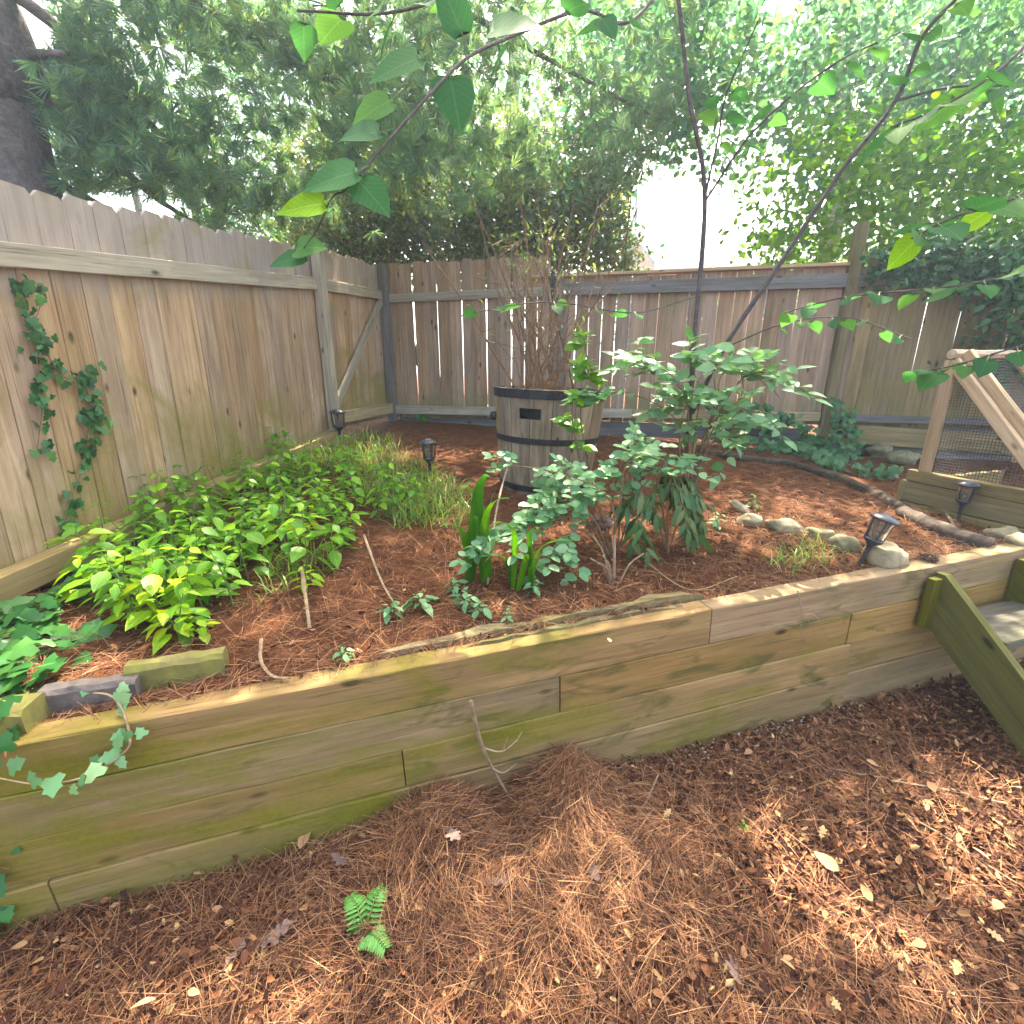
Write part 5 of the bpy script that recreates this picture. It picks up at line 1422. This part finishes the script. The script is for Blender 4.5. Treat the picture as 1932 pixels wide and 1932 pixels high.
for p_, m_ in zip(lvs.P + lvy.P, lvs.M + lvy.M): pet.tube([p_ - (m_ @ Vector((0.03, 0, -0.006))), p_], [0.0011, 0.0009], 3, False)
tag(pet.build('leaf_stalks', M_weedstem, root), kind='stuff')
lvs.single(root, 'leaf', 3); lvy.single(root, 'leaf', 2)

# ------------------------------------------------------------------ trees beyond the fence
def px_of(p):
    d_ = p - Vector((0, 0, CAM_Z))
    f_ = d_.y * CP - d_.z * SP; u_ = d_.y * SP + d_.z * CP
    return 966 + 900 * d_.x / f_, 966 - 900 * u_ / f_
GAPS = [((1268, 395), (84, 62)), ((215, 392), (75, 34)), ((300, 395), (60, 26)), ((1475, 10), (40, 25)), ((60, 40), (40, 60))]
def open_sky(p):
    if p.y < 1: return False
    x, y = px_of(p)
    if p.y < 4.5 and p.x < -2 and x < 40 + 0.21 * y + random.uniform(-10, 40): return True      # bare lower trunk of the pine
    w_ = 1.0 + 1.0 * mnoise.noise(p * 3.2)
    return any(((x - c[0]) / r[0]) ** 2 + ((y - c[1]) / r[1]) ** 2 < w_ for c, r in GAPS)
def beyond(p):
    """outside both fences or well above them"""
    s1 = (p - LF0).dot(LFN); s2 = (p - LF0).dot(BFN)
    return s1 < -0.12 or s2 < -0.12 or p.z > 2.75

# pine needle tuft
def tuft_tmpl(n=30):
    V, Fc = [], []
    rg = random.Random(3)
    for k in range(n):
        d_ = Vector((rg.uniform(0.15, 1.0), rg.uniform(-0.65, 0.65), rg.uniform(-0.65, 0.4))).normalized()
        s_ = d_.cross(Vector((rg.random(), rg.random(), 1))).normalized() * 0.0065
        e = d_ * rg.uniform(0.7, 1.0) + Vector((0, 0, -0.12))
        i = len(V); V += [tuple(-s_), tuple(s_), tuple(e * 0.6 + s_ + Vector((0, 0, 0.05))), tuple(e)]
        Fc += [(i, i + 1, i + 2), (i, i + 2, i + 3)]
    return V, Fc
T_TUFT = tuft_tmpl()

def tree(name, label, base, trunk_pts, r0, r1, mat_bark, limbs, cat='tree', group=None):
    root = thing(name, label, cat, base, group)
    q = smooth_path(trunk_pts, 6)
    mb = MB(); mb.tube(q, taper(len(q), r0, r1), 12, False, 0.05); mb.build('trunk', mat_bark, root, smooth=True)
    for (pts, a, b_) in limbs:
        qq = smooth_path(pts, 6); mb = MB(); mb.tube(qq, taper(len(qq), a, b_), 6, False, 0.1); mb.build('branch', mat_bark, root, smooth=True)
    return root
SUN_HOLES = [(G(1560, 1745, True), 0.17), (G(1680, 1835, True), 0.12), (G(1830, 1610, True), 0.2), (G(1455, 1600, True), 0.12), (G(1900, 1540, True), 0.12), (G(1150, 1095), 0.13), (at(1085, 930, 2.6), 0.15), (at(1130, 900, 2.7), 0.1), (G(1610, 905), 0.13), (G(1690, 940), 0.08), (at(1590, 395, 1.0), 0.1), (G(760, 770), 0.12)]  # chosen sun patches; crowns are shaped with holes to light them
def sunlit(p):  # true for leaves on a sun path to a patch; these are dropped
    for c_, r_ in SUN_HOLES:
        v_ = p - c_
        t_ = v_.dot(sdir)
        if t_ > 0 and (v_ - sdir * t_).length < r_: return True
    return False
def crown(root, centres, per, rad, tmpl, mat, sizes, up=0.8, flat=0.6, name='crown', respect=True):
    P = []
    for c in centres:
        for _ in range(per):
            p = c + Vector((random.gauss(0, rad), random.gauss(0, rad), random.gauss(0, rad * flat)))
            if respect and (open_sky(p) or not beyond(p)): continue
            if sunlit(p): continue
            P.append(tuple(p))
    n = len(P)
    s_ = RNG.uniform(sizes[0], sizes[1], n)
    me = stamp(name, tmpl, np.array(P), rand_rot(n, up), s_, mat, tuple(wloc(root)))
    o = link(name, me); o.parent = root; o['kind'] = 'stuff'
    return o
def px_cloud(n, x0, x1, y0, y1, Y0, Y1, dens=None):
    out = []
    while len(out) < n:
        x, y, Y = random.uniform(x0, x1), random.uniform(y0, y1), random.uniform(Y0, Y1)
        p = at(x, y, Y)
        if dens and random.random() > dens(x, y): continue
        if open_sky(p) or not beyond(p): continue
        out.append(p)
    return out
def box_cloud(n, x0, x1, y0, y1, z0, z1):
    return [Vector((random.uniform(x0, x1), random.uniform(y0, y1), random.uniform(z0, z1))) for _ in range(n)]

def shade_cloud(n, x0, x1):
    """unseen leaf clusters above the view, added to shade the yard"""
    out = []
    while len(out) < n:
        z = random.uniform(4.6, 8.0); yg = random.uniform(-0.6, 2.1)
        out.append(Vector((random.uniform(x0, x1) + 0.15 * z, yg + z / 1.65, z)))
    return out
# white pine on the left
pb = Vector((-3.72, 4.1, 0.5))
limbs = []
for pts in ([(40, 165, 4.1), (110, 210, 4.3), (200, 290, 4.5), (290, 370, 4.7), (350, 410, 4.9), (430, 470, 5.1)],
            [(-40, -60, 4.1), (120, 60, 4.2), (200, 150, 4.3), (290, 240, 4.4), (380, 320, 4.5), (480, 390, 4.6)],
            [(0, -200, 4.1), (300, -30, 4.4), (420, 40, 4.6), (560, 120, 4.8), (650, 160, 4.9), (780, 215, 5.1), (900, 270, 5.3), (1020, 320, 5.5)],
            [(30, 100, 4.1), (80, 102, 4.1), (130, 100, 4.0)],
            [(60, 320, 4.1), (120, 350, 4.3), (200, 390, 4.5)],
            [(-20, 60, 4.1), (60, 190, 4.6), (130, 170, 5.0), (170, 220, 5.2)],
            [(0, -350, 4.1), (500, -160, 4.4), (800, -20, 4.8), (1050, 120, 5.2), (1250, 230, 5.5)]):
    limbs.append(([at(*p) for p in pts], 0.045, 0.012))
pine = tree('white_pine', 'big pine beyond the left fence with drooping needle boughs', pb,
            [pb,  at(36, 382, 4.1), at(-14, 167, 4.1), at(-42, 0, 4.1), Vector((-4.6, 4.0, 8.0)), Vector((-4.7, 4.0, 11.0))], 0.30, 0.17, M_bark, limbs)
cen = px_cloud(270, 30, 900, -60, 420, 3.9, 6.2, lambda x, y: 1.0 if y < 430 - 0.05 * x else 0.5)
cen += px_cloud(85, 700, 1320, -40, 330, 4.6, 6.5)
for (pts, a, b_) in limbs:
    q = smooth_path(pts, 14)
    cen += [p + rv(0.18) for p in q[6:]]
P_ = [c for c in cen if not open_sky(c)]
crown(pine, P_, 9, 0.15, T_TUFT, M_pine, (0.10, 0.17), up=0.2, flat=0.7, name='needle_crown')
cen = shade_cloud(230, -4.5, 0.8)
crown(pine, cen, 9, 0.25, T_TUFT, M_pine, (0.12, 0.2), up=0.2, name='unseen_shade_crown')  # unseen needles overhead, added to block the sun

# hemlock behind the corner
hb = Vector((-0.6, 7.6, 0.6))
hl = [([at(790, 200, 7.5), at(870, 250, 7.3), at(950, 290, 7.0)], 0.03, 0.01), ([at(620, 300, 7.5), at(520, 330, 7.2)], 0.03, 0.01), ([at(700, 360, 7.5), at(820, 400, 7.1), at(900, 470, 6.9)], 0.025, 0.008)]
hem = tree('hemlock_tree', 'feathery olive-green evergreen behind the corner of the fences', hb, [hb, at(640, 450, 7.6), at(700, 300, 7.6), at(790, 180, 7.5), at(780, -100, 7.4)], 0.10, 0.05, M_sapling, hl)
cen = px_cloud(400, 520, 1200, 240, 520, 6.2, 8.0, lambda x, y: 1.0 if abs(x - 860) < 300 else 0.45)
cen += px_cloud(260, 560, 1180, 330, 525, 6.3, 7.6)
crown(hem, cen, 70, 0.17, T_SMALL, M_hemlock, (0.04, 0.095), up=0.3, flat=1.0)
crown(hem, shade_cloud(60, -1.5, 1.8), 50, 0.3, T_SMALL, M_hemlock, (0.05, 0.1), up=0.3, name='unseen_shade_crown')  # out of view, put in for its shadow on the yard
# thin bamboo-like saplings behind the fence centre
for k, (x, x2) in enumerate(((905, 900), (955, 945), (1000, 1015), (1065, 1080), (1180, 1190))):
    b_ = at(x, 560, 6.6); b_.z = 0.8
    t_ = thing('thin_sapling', ('first', 'second', 'third', 'fourth', 'last')[k] + ' thin sapling from the left, standing behind the back fence above the barrel', 'sapling', b_, 'thin saplings behind the fence')
    mb = MB(); qq = smooth_path([b_, at(x, 480, 6.6), at((x + x2) / 2 + 4, 390, 6.6), at(x2, 290, 6.6)], 6); mb.tube(qq, taper(len(qq), 0.018, 0.006), 5, False); mb.build('stem', M_stem_brown, t_)
    crown(t_, [p + rv(0.15) for p in qq[6:]], 14, 0.16, T_OV, M_bright if k % 2 else M_maple, (0.05, 0.09), up=0.6, name='foliage')

# broadleaf trees to the right and behind
mbp = Vector((4.6, 8.6, 0.5))
ml = [([at(1560, 300, 8.4), at(1500, 150, 8.0), at(1400, 60, 7.5)], 0.06, 0.02), ([at(1600, 250, 8.4), at(1750, 130, 7.8), at(1900, 120, 7.2), at(2000, 160, 7.0)], 0.07, 0.03), ([at(1600, 120, 8.4), at(1560, 70, 8.0), at(1690, 110, 7.6)], 0.05, 0.02)]
maple = tree('maple_tree', 'tall broadleaf tree behind the back fence with a pale branch at the upper right', mbp, [mbp, at(1600, 330, 8.5), at(1590, 200, 8.4), at(1600, 50, 8.3), Vector((4.8, 8.2, 9.5))], 0.16, 0.07, M_palebark, ml)
cen = px_cloud(430, 1100, 1990, -40, 360, 5.6, 8.5, lambda x, y: 1.0 if y < 250 - 0.1 * (x - 1400) else 0.3)
crown(maple, cen, 34, 0.22, T_OV, M_maple, (0.07, 0.13), up=0.7)
crown(maple, shade_cloud(260, 0.4, 5.5), 30, 0.32, T_OV, M_maple, (0.09, 0.15), up=0.7, name='unseen_shade_crown')  # unseen leaves added overhead to keep the yard shaded

ob = Vector((-0.2, 11.0, 0.5))
oak = tree('oak_tree', 'pale broadleaf tree far behind the fence corner', ob, [ob, Vector((-0.2, 11.0, 4)), Vector((0.1, 11, 8)), Vector((0, 11, 11))], 0.2, 0.08, M_bark, [([Vector((-0.2, 11, 4)), Vector((-2, 11, 6)), Vector((-3.5, 10.8, 7.2))], 0.08, 0.03), ([Vector((0, 11, 5)), Vector((2, 11, 6.6)), Vector((3.2, 10.8, 8))], 0.08, 0.03)])
cen = px_cloud(260, 350, 1300, -30, 440, 10.0, 12.5) + px_cloud(90, 350, 1180, 380, 520, 9.0, 11.0)
crown(oak, cen, 34, 0.34, T_SMALL, M_maple, (0.10, 0.18), up=0.7)

sb = at(1720, 500, 6.6); sb.z = 0.6
sl = [([at(1720, 480, 6.5), at(1780, 400, 6.3), at(1830, 340, 6.1)], 0.02, 0.008), ([at(1715, 470, 6.5), at(1640, 420, 6.2), at(1580, 410, 6.0)], 0.02, 0.008), ([at(1715, 470, 6.5), at(1760, 300, 6.3)], 0.02, 0.008)]
shr = tree('dogwood_tree', 'bright yellow-green small tree sunlit behind the right part of the back fence', sb, [sb, at(1715, 480, 6.5), at(1700, 400, 6.5), at(1740, 300, 6.5)], 0.04, 0.012, M_stem_brown, sl)
cen = px_cloud(300, 1420, 1990, 240, 520, 5.2, 6.6, lambda x, y: 1.0 if x > 1500 + (400 - y) * 0.3 else 0.35)
crown(shr, cen, 26, 0.17, T_OV, M_bright, (0.06, 0.11), up=0.7)

# dark vine drooping over the fence at the right
vb = bpt(6.0, 2.45, 0.0)
vine = thing('wild_vine', 'dark leafy vine draped over the right end of the back fence', 'vine', vb)
for pts in ([bpt(5.0, 2.5, 0.1), bpt(5.6, 2.55, 0.15), bpt(6.4, 2.6, 0.2), bpt(7.2, 2.6, 0.2)], [bpt(5.9, 2.5, 0.15), bpt(6.0, 2.2, 0.25), bpt(6.05, 1.8, 0.3), bpt(6.0, 1.5, 0.3)], [bpt(6.4, 2.5, 0.2), bpt(6.5, 2.1, 0.3), bpt(6.5, 1.7, 0.3)]):
    mb = MB(); qq = smooth_path(pts, 6); mb.tube(qq, taper(len(qq), 0.012, 0.004), 5, False); mb.build('vine_stem', M_stem_brown, vine)
cen = [bpt(random.uniform(4.95, 7.4), random.gauss(2.48, 0.10), random.uniform(0.02, 0.25)) for _ in range(170)]
cen += [bpt(random.uniform(5.8, 7.2), random.uniform(1.5, 2.5), random.uniform(0.1, 0.4)) for _ in range(150)]
crown(vine, cen, 18, 0.10, T_OV, M_ivy, (0.05, 0.09), up=0.5, name='foliage', respect=False)

# more crowns far off, so that the gaps show leaves and sky rather than a bare horizon
for k, (X, Y, h, lab) in enumerate(((-9.0, 13.0, 6.5, 'pale distant tree far beyond the left fence'), (9.5, 13.5, 8.0, 'distant leafy tree at the right behind the dogwood'), (5.0, 22.0, 8.0, 'small faint tree beside the brick house'))):
    b_ = Vector((X, Y, 0.6))
    t_ = tree('distant_tree', lab, b_, [b_, b_ + Vector((0.1, 0, h * 0.5)), b_ + Vector((0, 0, h))], 0.16, 0.05, M_bark, [], group='distant trees')
    cen = [b_ + Vector((random.gauss(0, 1.3), random.gauss(0, 1.0), random.uniform(h * 0.25, h * 1.05))) for _ in range(120)]
    crown(t_, cen, 26, 0.35, T_SMALL, M_bright if k == 1 else M_maple, (0.12, 0.2), up=0.6)

# ------------------------------------------------------------------ neighbour's house beyond the back fence
HY = 17.0
hb = at(1330, 520, HY); hb.z = 0.7
house = thing('brick_house', 'neighbouring brick house with a grey gable roof just showing above the back fence', 'house', hb)
ze = at(1300, 503, HY).z; zr = at(1240, 462, HY).z
x0, x1 = at(1235, 500, HY).x, at(1235, 500, HY).x + 9
mb = MB(); mb.box(((x0 + x1) / 2 + 0.4, HY + 4, (0.6 + ze) / 2), (x1 - x0 - 0.8, 7.4, ze - 0.6)); mb.build('wall', M_brick, house)
mb = MB()
yc = HY + 4
vs = [(x0, HY, ze), (x1, HY, ze), (x1, yc, zr + 1.4), (x0, yc, zr + 1.4), (x0, HY + 8, ze), (x1, HY + 8, ze)]
vs += [(v[0], v[1], v[2] + 0.14) for v in vs]
mb.add(vs, [(0, 1, 2, 3), (3, 2, 5, 4), (6, 9, 8, 7), (9, 10, 11, 8), (0, 6, 7, 1), (4, 5, 11, 10), (0, 3, 9, 6), (3, 4, 10, 9), (1, 7, 8, 2), (2, 8, 11, 5)])
mb.build('roof', M_roof, house)
mb = MB(); mb.add([(x0 + 0.42, HY + 0.35, ze + 0.02), (x0 + 0.42, HY + 7.65, ze + 0.02), (x0 + 0.42, yc, zr + 1.35)], [(0, 1, 2)]); mb.build('gable', M_brick, house)
mb = MB(); mb.box(((x0 + x1) / 2, HY + 0.02, ze + 0.02), (x1 - x0, 0.05, 0.24)); mb.build('fascia', M_trim, house)
for xx in (x0 + 1.6, x0 + 4.0, x0 + 6.4):
    mb = MB(); mb.box((xx, HY + 0.28, ze - 0.95), (0.95, 0.05, 1.25)); f_ = mb.build('window', M_trim, house)
    mb = MB(); mb.box((xx, HY + 0.25, ze - 0.95), (0.8, 0.03, 1.1)); mb.build('pane', M_glass, f_)

# corner of a low roof beyond the left fence
p_ = at(-20, 352, 3.0)
sh = thing('shed', 'corner of a low grey shed roof showing over the left fence by the pine', 'shed', (p_.x - 0.5, p_.y + 0.4, 0.6))
mb = MB(); mb.box((p_.x - 0.6, p_.y + 0.45, p_.z - 0.03), (1.3, 1.0, 0.05), Matrix.Rotation(R(8), 3, 'Y')); mb.build('roof', M_roof, sh)
mb = MB(); mb.box((p_.x - 0.6, p_.y - 0.065, p_.z - 0.04), (1.28, 0.025, 0.09), Matrix.Rotation(R(8), 3, 'Y')); mb.build('fascia', M_trim, sh)
mb = MB(); mb.box((p_.x - 0.65, p_.y + 0.45, (0.5 + p_.z - 0.16) / 2), (1.0, 0.8, p_.z - 0.66)); mb.build('wall', M_rail, sh)

# pine cones
def cone(p, size, rot, label):
    TVc = [(0, -0.12, 0), (0, 0.12, 0), (0.42, -0.2, 0.06), (0.42, 0.2, 0.06), (0.55, 0, 0.16)]; TFc = [(0, 2, 1), (1, 2, 3), (2, 4, 3)]
    P, Rr, S = [], [], []
    for k in range(70):
        t = k / 69; a = k * 2.39996
        rr = math.sin(math.pi * (0.12 + 0.8 * t)) ** 0.8 * 0.34
        x = Vector((math.cos(a), math.sin(a), 0.25 + 0.8 * t)).normalized(); m = frame(x)
        P.append((math.cos(a) * rr * 0.45 * size, math.sin(a) * rr * 0.45 * size, t * size)); Rr.append([list(q) for q in m]); S.append(size * (0.25 + 0.75 * rr))
    o = link('pine_cone', stamp('pine_cone', (TVc, TFc), np.array(P), np.array(Rr), np.array(S), M_conescale), p)
    o.rotation_euler = rot
    return tag(o, label, 'pine cone')
M_conescale = litter_mat('pine_cone_scales', [(0.0, (0.10, 0.06, 0.045)), (0.6, (0.22, 0.14, 0.10)), (1.0, (0.36, 0.26, 0.19))])
cone(G(1730, 1058) + Vector((0, 0, 0.02)), 0.07, (1.4, 0.3, 0.4), 'small dark pine cone between the big smooth stone and the edging log')
cone(at(1105, 992, 2.2), 0.12, (0.2, 1.45, 0.3), 'brown pine cone caught low in the grey-green shrub')

# ------------------------------------------------------------------ glare veil
hm = bpy.data.materials.new('pale_glare_veil'); hm.use_nodes = True
for n_ in list(hm.node_tree.nodes):
    if n_.type == 'BSDF_PRINCIPLED': hm.node_tree.nodes.remove(n_)
pv = hm.node_tree.nodes.new('ShaderNodeVolumePrincipled')
pv.inputs['Color'].default_value = (0.66, 0.86, 1.0, 1)
pv.inputs['Density'].default_value = 0.006
pv.inputs['Anisotropy'].default_value = 0.45
hm.node_tree.links.new(pv.outputs[0], hm.node_tree.nodes['Material Output'].inputs['Volume'])
mb = MB(); mb.box((0, 0, 5.7), (360, 360, 15.4))
hz = mb.build('glare_veil', hm)  # even volume added to stand in for lens glare
tag(hz, 'thin pale veil added to the air in place of lens glare', None, None, 'stuff')
